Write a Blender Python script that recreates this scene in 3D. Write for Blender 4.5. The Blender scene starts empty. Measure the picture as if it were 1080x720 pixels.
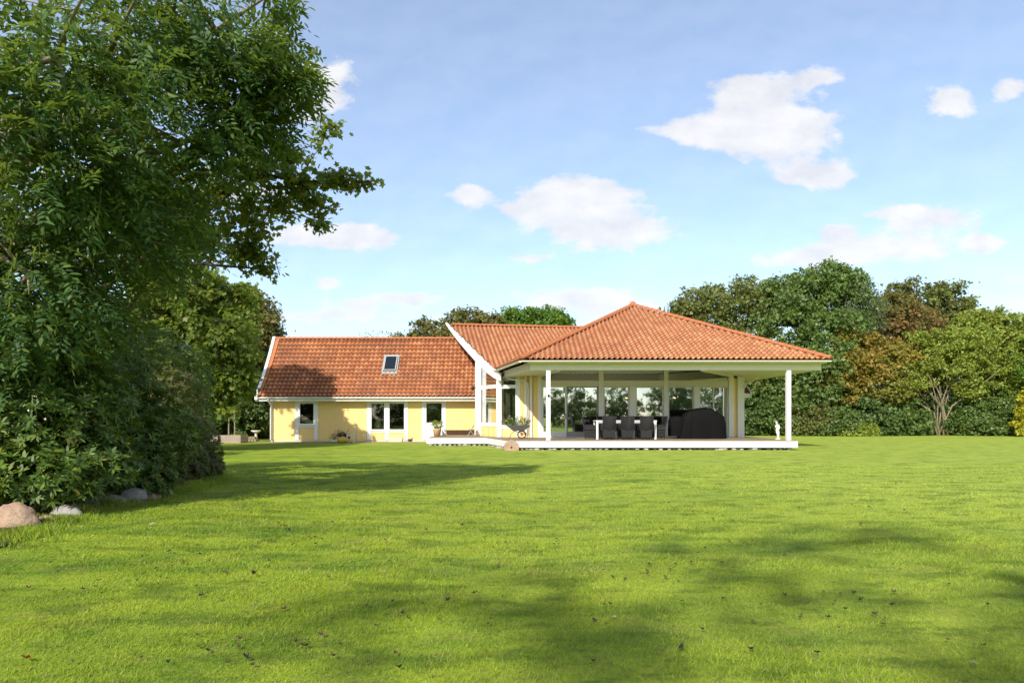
import bpy, bmesh, math, random
import numpy as np
from mathutils import Vector, Matrix

R = math.radians
scene = bpy.context.scene
COL = scene.collection
random.seed(4)
CAMH, F0, HY = 1.35, 720.0, 441.6        # eye height, focal length and horizon in photo pixels

# ------------------------------------------------------------------ camera
cam = bpy.data.objects.new("camera", bpy.data.cameras.new("camera"))
COL.objects.link(cam)
cam.location = (0, 0, CAMH)
cam.rotation_euler = (R(90), 0, 0)
cam.data.sensor_width = 36
cam.data.lens = 24
cam.data.shift_y = (HY - 360) / 1080
cam.data.clip_start = 0.1
cam.data.clip_end = 4000
scene.camera = cam

# ------------------------------------------------------------------ light
SUN_DIR = Vector((0.34, 0.81, -0.65)).normalized()
elev = math.asin(-SUN_DIR.z)
sl = bpy.data.lights.new("sun", "SUN")
sl.energy = 3.15
sl.angle = R(0.8)
sl.color = (1.0, 0.93, 0.82)
so = bpy.data.objects.new("sun", sl)
so.rotation_euler = SUN_DIR.to_track_quat('-Z', 'Y').to_euler()
COL.objects.link(so)

SKY_STRENGTH = 0.15
EXPOSURE = 1.03
CLOUDS = [  # (px, py, rx, ry, weight) as seen from the lawn, turned into directions below
    (338, 92, 44, 30, 1.0), (303, 108, 30, 18, .8),
    (790, 94, 46, 17, 1.0), (832, 140, 58, 32, 1.15), (770, 138, 44, 22, .9), (725, 138, 30, 14, .7), (668, 137, 30, 8, .5),
    (862, 80, 38, 15, .7), (862, 186, 46, 14, 1.0),
    (612, 204, 66, 20, 1.1), (496, 205, 24, 13, .9), (640, 243, 76, 22, 1.0), (560, 222, 46, 14, .6), (556, 272, 36, 9, .6),
    (375, 250, 54, 15, 1.0), (270, 205, 60, 20, .8), (300, 250, 50, 16, .6),
    (1003, 108, 34, 20, .9), (1068, 94, 22, 14, .8),
    (975, 228, 58, 15, 1.0), (880, 243, 24, 10, .8), (940, 262, 100, 17, .85), (1038, 256, 20, 9, .9), (850, 275, 70, 13, .6),
    (345, 299, 18, 9, .8), (440, 314, 40, 9, .75), (375, 320, 40, 10, .7), (600, 312, 70, 13, .8), (320, 335, 80, 10, .6),
    (500, 335, 120, 9, .45), (1060, 300, 60, 16, .6), (760, 300, 50, 10, .3), (660, 325, 70, 12, .6),
]
world = bpy.data.worlds.new("World")
scene.world = world
world.use_nodes = True
wn, wl = world.node_tree.nodes, world.node_tree.links
wn.clear()
def W(t, **k):
    n = wn.new(t)
    for a, b in k.items(): setattr(n, a, b)
    return n
def wmath(op, a, b=None, c=None, clamp=False):
    n = W("ShaderNodeMath", operation=op, use_clamp=clamp)
    for i, v in enumerate((a, b, c)):
        if v is None: continue
        if isinstance(v, (int, float)): n.inputs[i].default_value = v
        else: wl.new(v, n.inputs[i])
    return n.outputs[0]
sky = W("ShaderNodeTexSky", sky_type='NISHITA', sun_disc=False)
sky.sun_elevation = elev
sky.sun_rotation = math.atan2(-SUN_DIR.x, -SUN_DIR.y)
sky.air_density = 1.0; sky.dust_density = 0.6; sky.ozone_density = 2.2
tint = W("ShaderNodeMix", data_type='RGBA', blend_type='MULTIPLY')
tint.inputs[0].default_value = 1.0
wl.new(sky.outputs[0], tint.inputs[6])
tint.inputs[7].default_value = (.745, .785, .81, 1)
tc = W("ShaderNodeTexCoord")
sep = W("ShaderNodeSeparateXYZ")
wl.new(tc.outputs["Generated"], sep.inputs[0])
dx, dy, dz = sep.outputs
ay = wmath('MAXIMUM', wmath('ABSOLUTE', dy), 0.05)
front = wmath('GREATER_THAN', dy, 0.05)
u = wmath('DIVIDE', dx, ay); v = wmath('DIVIDE', dz, ay)
comb = W("ShaderNodeCombineXYZ")
wl.new(u, comb.inputs[0]); wl.new(wmath('MULTIPLY', v, 1.7), comb.inputs[1])
def wnoise(scale, detail, rough, off=(0, 0, 0), dist=.0):
    mp = W("ShaderNodeMapping"); mp.inputs["Location"].default_value = off; wl.new(comb.outputs[0], mp.inputs["Vector"])
    q = W("ShaderNodeTexNoise"); q.inputs["Scale"].default_value = scale; q.inputs["Detail"].default_value = detail; q.inputs["Roughness"].default_value = rough; q.inputs["Distortion"].default_value = dist
    wl.new(mp.outputs[0], q.inputs["Vector"]); return q
nz = wnoise(10, 8, .55, dist=.15); nz2 = wnoise(30, 7, .6); nzs = wnoise(10, 8, .55, (.018, -.035, 0), .15)
nn = wmath('ADD', wmath('MULTIPLY', wmath('SUBTRACT', nz.outputs[0], .5), .95), wmath('MULTIPLY', wmath('SUBTRACT', nz2.outputs[0], .5), 1.1))
acc = None
for (px, py, rx, ry, w) in CLOUDS:
    cu, cv = (px - 540) / F0, (HY - py) / F0
    a = wmath('MULTIPLY', wmath('SUBTRACT', u, cu), F0 / rx)
    b = wmath('MULTIPLY', wmath('SUBTRACT', v, cv), F0 / ry)
    d2 = wmath('ADD', wmath('MULTIPLY', a, a), wmath('MULTIPLY', b, b))
    e = wmath('MULTIPLY', wmath('POWER', 2.718, wmath('MULTIPLY', d2, -0.95)), w)
    acc = e if acc is None else wmath('ADD', acc, e)
acc = wmath('MINIMUM', wmath('MULTIPLY', acc, 1.15), 1.05)
fr = W("ShaderNodeMapRange", interpolation_type='SMOOTHSTEP')
wl.new(wmath('ADD', acc, nn), fr.inputs[0])
fr.inputs[1].default_value = .27; fr.inputs[2].default_value = .86
fmask = wmath('MULTIPLY', fr.outputs[0], front)
# the sky behind the lawn, seen only in the window panes
nb = W("ShaderNodeTexNoise"); nb.inputs["Scale"].default_value = 2.6; nb.inputs["Detail"].default_value = 8
wl.new(tc.outputs["Generated"], nb.inputs["Vector"])
br = W("ShaderNodeMapRange", interpolation_type='SMOOTHSTEP')
wl.new(nb.outputs[0], br.inputs[0]); br.inputs[1].default_value = .40; br.inputs[2].default_value = .62
bmask = wmath('MULTIPLY', br.outputs[0], wmath('SUBTRACT', 1.0, front))
mask = wmath('MULTIPLY', wmath('ADD', fmask, bmask), .88, clamp=True)
# a faint veil of high cloud low over the horizon
veil = W("ShaderNodeMapRange"); wl.new(dz, veil.inputs[0])
veil.inputs[1].default_value = 0.0; veil.inputs[2].default_value = .55; veil.inputs[3].default_value = .30; veil.inputs[4].default_value = 0.20
mask = wmath('MAXIMUM', mask, veil.outputs[0])
cmix = W("ShaderNodeMix", data_type='RGBA'); cmix.clamp_result = False
wl.new(mask, cmix.inputs[0]); wl.new(tint.outputs[2], cmix.inputs[6])
ccol = W("ShaderNodeMix", data_type='RGBA')
wl.new(wmath('ADD', .55, wmath('MULTIPLY', wmath('SUBTRACT', nz.outputs[0], nzs.outputs[0]), 3.), clamp=True), ccol.inputs[0])
ccol.inputs[6].default_value = (2.75, 2.75, 2.85, 1); ccol.inputs[7].default_value = (3.4, 3.32, 3.28, 1)
wl.new(ccol.outputs[2], cmix.inputs[7])
bg = W("ShaderNodeBackground"); bg.inputs[1].default_value = SKY_STRENGTH
wl.new(cmix.outputs[2], bg.inputs[0])
wo = W("ShaderNodeOutputWorld"); wl.new(bg.outputs[0], wo.inputs[0])

vs = scene.view_settings
vs.view_transform = 'Standard'; vs.look = 'None'; vs.exposure = EXPOSURE; vs.gamma = 1; vs.use_curve_mapping = False
scene.render.engine = 'CYCLES'
cy = scene.cycles
cy.max_bounces = 7; cy.diffuse_bounces = 4; cy.glossy_bounces = 4; cy.transmission_bounces = 4; cy.transparent_max_bounces = 8
cy.caustics_reflective = False; cy.caustics_refractive = False
cy.use_denoising = True
try:
    cy.denoiser = 'OPENIMAGEDENOISE'; cy.denoising_input_passes = 'RGB_ALBEDO_NORMAL'; cy.denoising_prefilter = 'ACCURATE'
except Exception: pass
cy.sample_clamp_indirect = 6

# ------------------------------------------------------------------ helpers
def at(px, py, Y):
    return ((px - 540) * Y / F0, Y, CAMH + (HY - py) * Y / F0)
def X(px, Y): return (px - 540) * Y / F0
def Z(py, Y): return CAMH + (HY - py) * Y / F0

def tag(o, label=None, cat=None, group=None, kind=None):
    if label: o["label"] = label
    if cat: o["category"] = cat
    if group: o["group"] = group
    if kind: o["kind"] = kind
    return o
def empty(name, loc=(0, 0, 0), label=None, cat=None, group=None, rz=0):
    o = bpy.data.objects.new(name, None); COL.objects.link(o)
    o.location = loc; o.rotation_euler = (0, 0, rz); o.empty_display_size = .2
    return tag(o, label, cat, group)
def link(name, me, parent=None):
    o = bpy.data.objects.new(name, me); COL.objects.link(o)
    if parent is not None: o.parent = parent      # mesh data of parts is given in the parent's own space
    return o
def children(o): return [c for c in bpy.data.objects if c.parent is o]
def copy_tree(o, parent=None):
    c = o.copy(); COL.objects.link(c); c.parent = parent
    for ch in children(o): copy_tree(ch, c)
    return c

def npmesh(name, V, Fc, mat, parent=None, smooth=False, attr=None):
    """V (n,3), Fc (m,k) all faces with k corners"""
    V = np.asarray(V, np.float32); Fc = np.asarray(Fc, np.int32)
    me = bpy.data.meshes.new(name)
    m, k = Fc.shape
    me.vertices.add(len(V)); me.vertices.foreach_set("co", V.ravel())
    me.loops.add(m * k); me.loops.foreach_set("vertex_index", Fc.ravel())
    me.polygons.add(m)
    me.polygons.foreach_set("loop_start", np.arange(0, m * k, k, dtype=np.int32))
    if smooth: me.polygons.foreach_set("use_smooth", np.ones(m, bool))
    me.update(calc_edges=True)
    if mat: me.materials.append(mat)
    return link(name, me, parent)

class MB:
    def __init__(s): s.v = []; s.f = []; s.m = []; s.cur = 0
    def mat(s, i): s.cur = i; return s
    def add(s, vs_, fs):
        b = len(s.v); s.v += [tuple(q) for q in vs_]
        for q in fs: s.f.append([b + i for i in q]); s.m.append(s.cur)
        return s
    def box(s, x0, x1, y0, y1, z0, z1):
        return s.add([(x0, y0, z0), (x1, y0, z0), (x1, y1, z0), (x0, y1, z0), (x0, y0, z1), (x1, y0, z1), (x1, y1, z1), (x0, y1, z1)],
                     [(0, 3, 2, 1), (4, 5, 6, 7), (0, 1, 5, 4), (1, 2, 6, 5), (2, 3, 7, 6), (3, 0, 4, 7)])
    def beam(s, a, b, w, h, up=(0, 0, 1)):
        """a bar from a to b, w wide sideways and h high"""
        a = Vector(a); b = Vector(b); d = (b - a).normalized(); up = Vector(up)
        side = d.cross(up)
        if side.length < 1e-4: side = d.cross(Vector((0, 1, 0)))
        side.normalize(); u2 = side.cross(d).normalized()
        q = []
        for p in (a, b):
            for (i, j) in ((-1, -1), (1, -1), (1, 1), (-1, 1)): q.append(p + side * (w / 2 * i) + u2 * (h / 2 * j))
        return s.add(q, [(0, 1, 2, 3), (7, 6, 5, 4), (0, 4, 5, 1), (1, 5, 6, 2), (2, 6, 7, 3), (3, 7, 4, 0)])
    def prism(s, poly, off):
        """poly: 3-D polygon, extruded by the vector off"""
        n = len(poly); off = Vector(off)
        q = [Vector(p) for p in poly] + [Vector(p) + off for p in poly]
        return s.add(q, [tuple(range(n))[::-1], tuple(range(n, 2 * n))] + [(i, (i + 1) % n, n + (i + 1) % n, n + i) for i in range(n)])
    def tube(s, pts, rad, n=8, cap=True):
        pts = [Vector(p) for p in pts]
        if isinstance(rad, (int, float)): rad = [rad] * len(pts)
        b = len(s.v); prev = None
        for i, p in enumerate(pts):
            d = (pts[min(i + 1, len(pts) - 1)] - pts[max(i - 1, 0)])
            if d.length < 1e-6: d = Vector((0, 0, 1))
            d.normalize()
            if prev is None: side = d.orthogonal().normalized()
            else:
                side = prev - d * prev.dot(d)
                side = side.normalized() if side.length > 1e-5 else d.orthogonal().normalized()
            prev = side; o2 = d.cross(side)
            for k in range(n):
                a = 2 * math.pi * k / n
                s.v.append(tuple(p + (side * math.cos(a) + o2 * math.sin(a)) * rad[i]))
        for i in range(len(pts) - 1):
            for k in range(n):
                s.f.append([b + i * n + k, b + i * n + (k + 1) % n, b + (i + 1) * n + (k + 1) % n, b + (i + 1) * n + k]); s.m.append(s.cur)
        if cap:
            s.f.append([b + k for k in range(n)][::-1]); s.m.append(s.cur)
            e = b + (len(pts) - 1) * n
            s.f.append([e + k for k in range(n)]); s.m.append(s.cur)
        return s
    def lathe(s, prof, c=(0, 0, 0), n=20):
        """prof [(r,z)] turned about the vertical through c"""
        b = len(s.v)
        for r, z in prof:
            for k in range(n):
                a = 2 * math.pi * k / n
                s.v.append((c[0] + r * math.cos(a), c[1] + r * math.sin(a), c[2] + z))
        for i in range(len(prof) - 1):
            for k in range(n):
                s.f.append([b + i * n + k, b + i * n + (k + 1) % n, b + (i + 1) * n + (k + 1) % n, b + (i + 1) * n + k]); s.m.append(s.cur)
        return s
    def build(s, name, mats, parent=None, smooth=False, bevel=0):
        me = bpy.data.meshes.new(name)
        me.from_pydata(s.v, [], s.f)
        if not isinstance(mats, (list, tuple)): mats = [mats]
        for m in mats: me.materials.append(m)
        me.polygons.foreach_set("material_index", s.m)
        if smooth: me.polygons.foreach_set("use_smooth", [True] * len(me.polygons))
        me.update()
        if smooth or bevel:
            bm = bmesh.new(); bm.from_mesh(me)
            if bevel:
                bmesh.ops.bevel(bm, geom=[e for e in bm.edges if e.is_manifold and e.calc_face_angle(0) > .5], offset=bevel, segments=2, affect='EDGES', profile=.5)
            bmesh.ops.recalc_face_normals(bm, faces=bm.faces)
            bm.to_mesh(me); bm.free()
        return link(name, me, parent)

# ------------------------------------------------------------------ materials
class NT:
    def __init__(s, name):
        s.m = bpy.data.materials.new(name); s.m.use_nodes = True
        s.n = s.m.node_tree.nodes; s.l = s.m.node_tree.links; s.n.clear()
        s.out = s.n.new("ShaderNodeOutputMaterial")
    def N(s, t, ins=None, **k):
        n = s.n.new(t)
        for a, b in k.items(): setattr(n, a, b)
        for a, b in (ins or {}).items():
            i = n.inputs[a]
            if hasattr(b, "is_output") or isinstance(b, bpy.types.NodeSocket): s.l.new(b, i)
            else: i.default_value = b
        return n
    def coord(s, kind="Object"): return s.N("ShaderNodeTexCoord").outputs[kind]
    def pos(s): return s.N("ShaderNodeNewGeometry").outputs["Position"]
    def noise(s, vec, scale, detail=4, rough=.5, dist=0):
        return s.N("ShaderNodeTexNoise", {"Vector": vec, "Scale": scale, "Detail": detail, "Roughness": rough, "Distortion": dist}).outputs[0]
    def scaled(s, vec, sc): return s.N("ShaderNodeMapping", {"Vector": vec, "Scale": sc}).outputs[0]
    def ramp(s, fac, stops, interp='LINEAR'):
        r = s.N("ShaderNodeValToRGB", {"Fac": fac}); r.color_ramp.interpolation = interp
        el = r.color_ramp.elements
        while len(el) < len(stops): el.new(.5)
        for e, (p, c) in zip(el, stops): e.position = p; e.color = (*c, 1) if len(c) == 3 else c
        return r.outputs[0]
    def mix(s, f, a, b, blend='MIX'):
        n = s.N("ShaderNodeMix", data_type='RGBA', blend_type=blend)
        for i, v_ in ((0, f), (6, a), (7, b)):
            if isinstance(v_, bpy.types.NodeSocket): s.l.new(v_, n.inputs[i])
            elif i == 0: n.inputs[0].default_value = v_
            else: n.inputs[i].default_value = (*v_, 1) if len(v_) == 3 else v_
        return n.outputs[2]
    def math(s, op, a, b=0., clamp=False):
        n = s.N("ShaderNodeMath", operation=op, use_clamp=clamp)
        for i, v_ in enumerate((a, b)):
            if isinstance(v_, bpy.types.NodeSocket): s.l.new(v_, n.inputs[i])
            else: n.inputs[i].default_value = v_
        return n.outputs[0]
    def bump(s, h, strength=.3, dist=.02):
        return s.N("ShaderNodeBump", {"Height": h, "Strength": strength, "Distance": dist}).outputs[0]
    def done(s, base, rough=.6, normal=None, spec=.4, metal=0., **more):
        ins = {"Base Color": base if isinstance(base, bpy.types.NodeSocket) else (*base, 1), "Roughness": rough, "Specular IOR Level": spec, "Metallic": metal}
        if normal is not None: ins["Normal"] = normal
        ins.update(more)
        b = s.N("ShaderNodeBsdfPrincipled", ins)
        s.l.new(b.outputs[0], s.out.inputs[0]); return s.m

def m_paint(name, c, rough=.5, var=.12, scale=3., bump=.1, spec=.35):
    t = NT(name); p = t.coord()
    n = t.noise(p, scale, 6, .6); n2 = t.noise(t.scaled(p, (1, 1, .15)), scale * 6, 4)
    dark = tuple(q * (1 - var * 1.6) for q in c); lite = tuple(min(1, q * (1 + var * .5)) for q in c)
    col = t.mix(t.math('MULTIPLY', t.math('ADD', n, n2), .5), dark, lite)
    return t.done(col, rough, t.bump(n2, bump, .01), spec)
M = {}
M['white'] = m_paint("white_paint", (.80, .79, .77), .45, .07)
M['cream'] = m_paint("cream_paint", (.72, .69, .60), .5, .08)
M['soffit'] = m_paint("soffit_boards", (.74, .72, .62), .6, .1)
M['black'] = m_paint("black_plastic", (.02, .02, .022), .45, .3)
M['darkfabric'] = m_paint("black_tarpaulin", (.004, .004, .0045), .8, .35, 5, .8, .15)
M['wicker'] = None
M['stonewhite'] = m_paint("white_cast_stone", (.74, .71, .66), .8, .15, 9, .5, .2)
M['skyframe'] = m_paint('grey_white_frame', (.34, .34, .34), .5, .1)
M['galv'] = m_paint("galvanised_metal", (.12, .13, .13), .5, .35, 6, .3, .5)
M['rust'] = m_paint("rusty_red_metal", (.16, .05, .035), .7, .4, 14, .4)
M['terracotta'] = m_paint("pale_clay", (.62, .42, .24), .8, .2, 8, .4, .2)
M['creamwood'] = m_paint("cream_wood", (.68, .62, .48), .7, .2, 8, .3, .2)
M['soil'] = m_paint("soil", (.05, .035, .022), .95, .5, 12, .8, .1)
M['metalgrey'] = m_paint("aluminium_frame", (.33, .33, .33), .35, .1)
M['pumpkin'] = m_paint("yellow_glaze", (.55, .36, .05), .45, .25, 9, .2)
M['brownwood'] = m_paint("brown_wood", (.10, .055, .035), .8, .4, 9, .4, .2)
M['intwall'] = m_paint("inner_wall", (.30, .28, .24), .9, .1)
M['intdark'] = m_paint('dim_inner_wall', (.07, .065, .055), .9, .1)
M['intyellow'] = m_paint("inner_yellow_wall", (.75, .48, .06), .8, .1)

def m_wicker():
    t = NT("wicker"); p = t.coord()
    w = t.N("ShaderNodeTexWave", {"Vector": p, "Scale": 26., "Distortion": 1.5}, bands_direction='Z').outputs[1]
    w2 = t.N("ShaderNodeTexWave", {"Vector": p, "Scale": 26., "Distortion": 1.5}, bands_direction='X').outputs[1]
    h = t.math('MULTIPLY', w, w2)
    return t.done(t.mix(h, (.005, .005, .006), (.026, .026, .028)), .5, t.bump(h, .6, .01), .4)
M['wicker'] = m_wicker()

def m_yellow():
    t = NT("yellow_cladding"); p = t.coord()
    s = t.N("ShaderNodeSeparateXYZ", {"Vector": p})
    a = t.math('ADD', s.outputs[0], t.math('MULTIPLY', s.outputs[1], .7))
    fr_ = t.math('FRACT', t.math('MULTIPLY', a, 1 / .13))
    g = t.math('LESS_THAN', fr_, .12)
    board = t.N("ShaderNodeTexWhiteNoise", {"W": t.math('FLOOR', t.math('MULTIPLY', a, 1 / .13))}, noise_dimensions='1D').outputs[0]
    n = t.noise(t.scaled(p, (2, 2, .6)), 3, 6, .6)
    c = t.mix(n, (.80, .55, .19), (.88, .66, .28))
    c = t.mix(t.math('MULTIPLY', board, .12), c, (.80, .60, .30))
    c = t.mix(t.math('MULTIPLY', g, .35), c, (.45, .27, .07))
    return t.done(c, .6, t.bump(t.math('SUBTRACT', 1., g), .5, .012), .3)
M['yellow'] = m_yellow()

def m_tile(name, cols, moss=.25, grime=.5):
    t = NT(name)
    uv = t.N("ShaderNodeUVMap", uv_map="tile").outputs[0]
    s = t.N("ShaderNodeSeparateXYZ", {"Vector": uv})
    fu, fv = t.math('FLOOR', s.outputs[0]), t.math('FLOOR', s.outputs[1])
    cv = t.N("ShaderNodeCombineXYZ", {"X": fu, "Y": fv}).outputs[0]
    rnd = t.N("ShaderNodeTexWhiteNoise", {"Vector": cv}, noise_dimensions='2D').outputs[0]
    p = t.pos()
    base = t.ramp(rnd, cols)
    n1 = t.noise(p, .55, 5, .6); n2 = t.noise(p, 9, 6, .65); n3 = t.noise(p, 30, 4)
    base = t.mix(t.math('MULTIPLY', t.ramp(n1, [(.40, (0, 0, 0)), (.68, (1, 1, 1))]), grime), base, (.20, .085, .045))
    base = t.mix(t.math('MULTIPLY', t.ramp(n2, [(.52, (0, 0, 0)), (.72, (1, 1, 1))]), moss), base, (.10, .085, .04))
    base = t.mix(t.math('MULTIPLY', t.ramp(n2, [(.25, (1, 1, 1)), (.42, (0, 0, 0))]), .35), base, (.58, .30, .14))
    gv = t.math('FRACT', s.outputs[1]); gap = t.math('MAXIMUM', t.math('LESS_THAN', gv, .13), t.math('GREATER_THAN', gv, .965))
    base = t.mix(t.math('MULTIPLY', gap, .58), base, (.05, .02, .015))  # shadow line under each tile lip, painted dark on the tile nose
    fu_ = t.math('FRACT', s.outputs[0])        # shade in the pantile troughs, painted in as a dark tone
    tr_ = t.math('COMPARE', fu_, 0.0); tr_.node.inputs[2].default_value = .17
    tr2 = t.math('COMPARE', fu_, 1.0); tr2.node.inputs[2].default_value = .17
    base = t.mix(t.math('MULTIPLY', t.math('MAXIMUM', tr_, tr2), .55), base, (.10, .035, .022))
    return t.done(base, .72, t.bump(n3, .3, .01), .3)
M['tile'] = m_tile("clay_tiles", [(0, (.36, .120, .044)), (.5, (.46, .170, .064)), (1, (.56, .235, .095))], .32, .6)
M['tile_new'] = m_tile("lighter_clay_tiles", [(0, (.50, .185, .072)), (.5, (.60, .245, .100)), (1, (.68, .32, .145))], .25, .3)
M['ridge'] = m_paint("ridge_clay", (.46, .165, .07), .75, .3, 6, .3, .2)

def m_glass(name, refl=.5, tintc=(.9, .95, .93)):
    t = NT(name)
    p = t.pos(); n = t.noise(p, .9, 2)
    g = t.N("ShaderNodeBsdfGlossy", {"Color": (.92, .95, .97, 1), "Roughness": .015, "Normal": t.bump(n, .03, .05)})
    tr = t.N("ShaderNodeBsdfTransparent", {"Color": (*tintc, 1)})
    mx = t.N("ShaderNodeMixShader", {0: refl}); t.l.new(tr.outputs[0], mx.inputs[1]); t.l.new(g.outputs[0], mx.inputs[2])
    t.l.new(mx.outputs[0], t.out.inputs[0]); return t.m
M['glass'] = m_glass("window_glass", .42)
M['glass_dark'] = m_glass("window_glass_low_reflection", .09, (.45, .5, .48))
M['glass_clear'] = m_glass("window_glass_clear", .48)

def m_leaf(name, cols, trans=.28, rough=.45, spec=.35, clump=(.55, .35), clumpc=None):
    """cols: ramp over a random number per leaf; a slow noise shifts the hue from limb to limb"""
    t = NT(name)
    r = t.N("ShaderNodeNewGeometry").outputs["Random Per Island"]
    c = t.ramp(r, cols)
    n = t.noise(t.pos(), clump[0], 3, .6)
    if clumpc is not None:
        c = t.mix(t.math('MULTIPLY', t.ramp(n, [(.42, (0, 0, 0)), (.62, (1, 1, 1))]), clump[1]), c, clumpc)
    b = t.N("ShaderNodeBsdfPrincipled", {"Base Color": c, "Roughness": rough, "Specular IOR Level": spec})
    tl = t.N("ShaderNodeBsdfTranslucent", {"Color": t.mix(.6, c, (.45, .60, .06), 'MIX')})
    # keep what passes through the leaf close to the leaf's own colour
    mx = t.N("ShaderNodeMixShader", {0: trans}); t.l.new(b.outputs[0], mx.inputs[1]); t.l.new(tl.outputs[0], mx.inputs[2])
    t.l.new(mx.outputs[0], t.out.inputs[0]); return t.m
M['bark'] = m_paint("bark", (.11, .085, .06), .9, .45, 7, .9, .1)
M['bark_pale'] = m_paint("pale_bark", (.30, .25, .17), .85, .35, 7, .7, .1)
L = {
 'ash': m_leaf("ash_leaf", [(0, (.028, .072, .022)), (.5, (.044, .105, .028)), (.92, (.075, .140, .030)), (1, (.18, .20, .03))], .28, .55, .25, (.6, .5), (.036, .085, .022)),
 'maple': m_leaf("maple_leaf", [(0, (.06, .10, .016)), (.6, (.115, .155, .022)), (.9, (.20, .20, .03)), (1, (.26, .14, .03))], .4, .5, .3, (.7, .6), (.09, .10, .02)),
 'midmaple': m_leaf("sycamore_leaf", [(0, (.07, .13, .014)), (.6, (.125, .19, .022)), (1, (.22, .22, .03))], .38, .5, .3, (.35, .6), (.10, .115, .03)),
 'rhodo': m_leaf("rhododendron_leaf", [(0, (.040, .085, .012)), (.5, (.080, .145, .020)), (.95, (.14, .21, .03)), (1, (.30, .22, .03))], .18, .48, .32, (.8, .45), (.035, .06, .02)),
 'olive': m_leaf("olive_green_leaf", [(0, (.085, .125, .030)), (.6, (.145, .18, .045)), (1, (.22, .22, .06))], .2, .55, .3, (.25, .6), (.10, .085, .025)),
 'green': m_leaf("mid_green_leaf", [(0, (.060, .115, .026)), (.6, (.105, .175, .042)), (1, (.17, .23, .06))], .2, .5, .35, (.25, .5), (.09, .13, .03)),
 'willow': m_leaf("grey_green_leaf", [(0, (.075, .115, .055)), (1, (.16, .19, .095))], .2, .6, .3),
 'red': m_leaf("autumn_red_leaf", [(0, (.14, .085, .035)), (.35, (.13, .12, .035)), (.65, (.24, .12, .05)), (1, (.32, .16, .06))], .25, .55, .25, (.35, .75), (.085, .10, .025)),
 'orange': m_leaf("autumn_orange_leaf", [(0, (.16, .15, .03)), (.4, (.27, .18, .04)), (.75, (.36, .20, .04)), (1, (.16, .19, .03))], .25, .55, .25, (.3, .85), (.16, .18, .035)),
 'lime': m_leaf("lime_green_leaf", [(0, (.14, .20, .028)), (.6, (.23, .30, .045)), (1, (.34, .36, .07))], .3, .5, .3, (.45, .5), (.20, .19, .03)),
 'yellow': m_leaf("yellow_leaf", [(0, (.24, .26, .02)), (1, (.48, .42, .03))], .3, .5, .3),
 'bright': m_leaf("bright_green_leaf", [(0, (.055, .13, .014)), (.6, (.095, .19, .022)), (1, (.16, .24, .03))], .3, .5, .3),
 'dark': m_leaf("dark_evergreen_leaf", [(0, (.045, .085, .022)), (.7, (.078, .135, .032)), (1, (.14, .18, .05))], .1, .5, .3),
 'brown': m_leaf("brown_olive_leaf", [(0, (.10, .10, .025)), (.6, (.17, .135, .04)), (1, (.22, .17, .05))], .2, .55, .3, (.3, .6), (.085, .10, .025)),
 'shrub': m_leaf("shrub_leaf", [(0, (.05, .08, .018)), (.6, (.085, .125, .03)), (.9, (.13, .14, .04)), (1, (.22, .10, .05))], .2, .5, .3, (1.6, .5), (.12, .09, .035)),
 'pink': m_leaf("pink_petal", [(0, (.55, .25, .25)), (1, (.75, .45, .42))], .2),
 'blossom': m_leaf("pale_blossom", [(0, (.55, .35, .35)), (.5, (.7, .62, .5)), (1, (.2, .08, .05))], .2),
}

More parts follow.
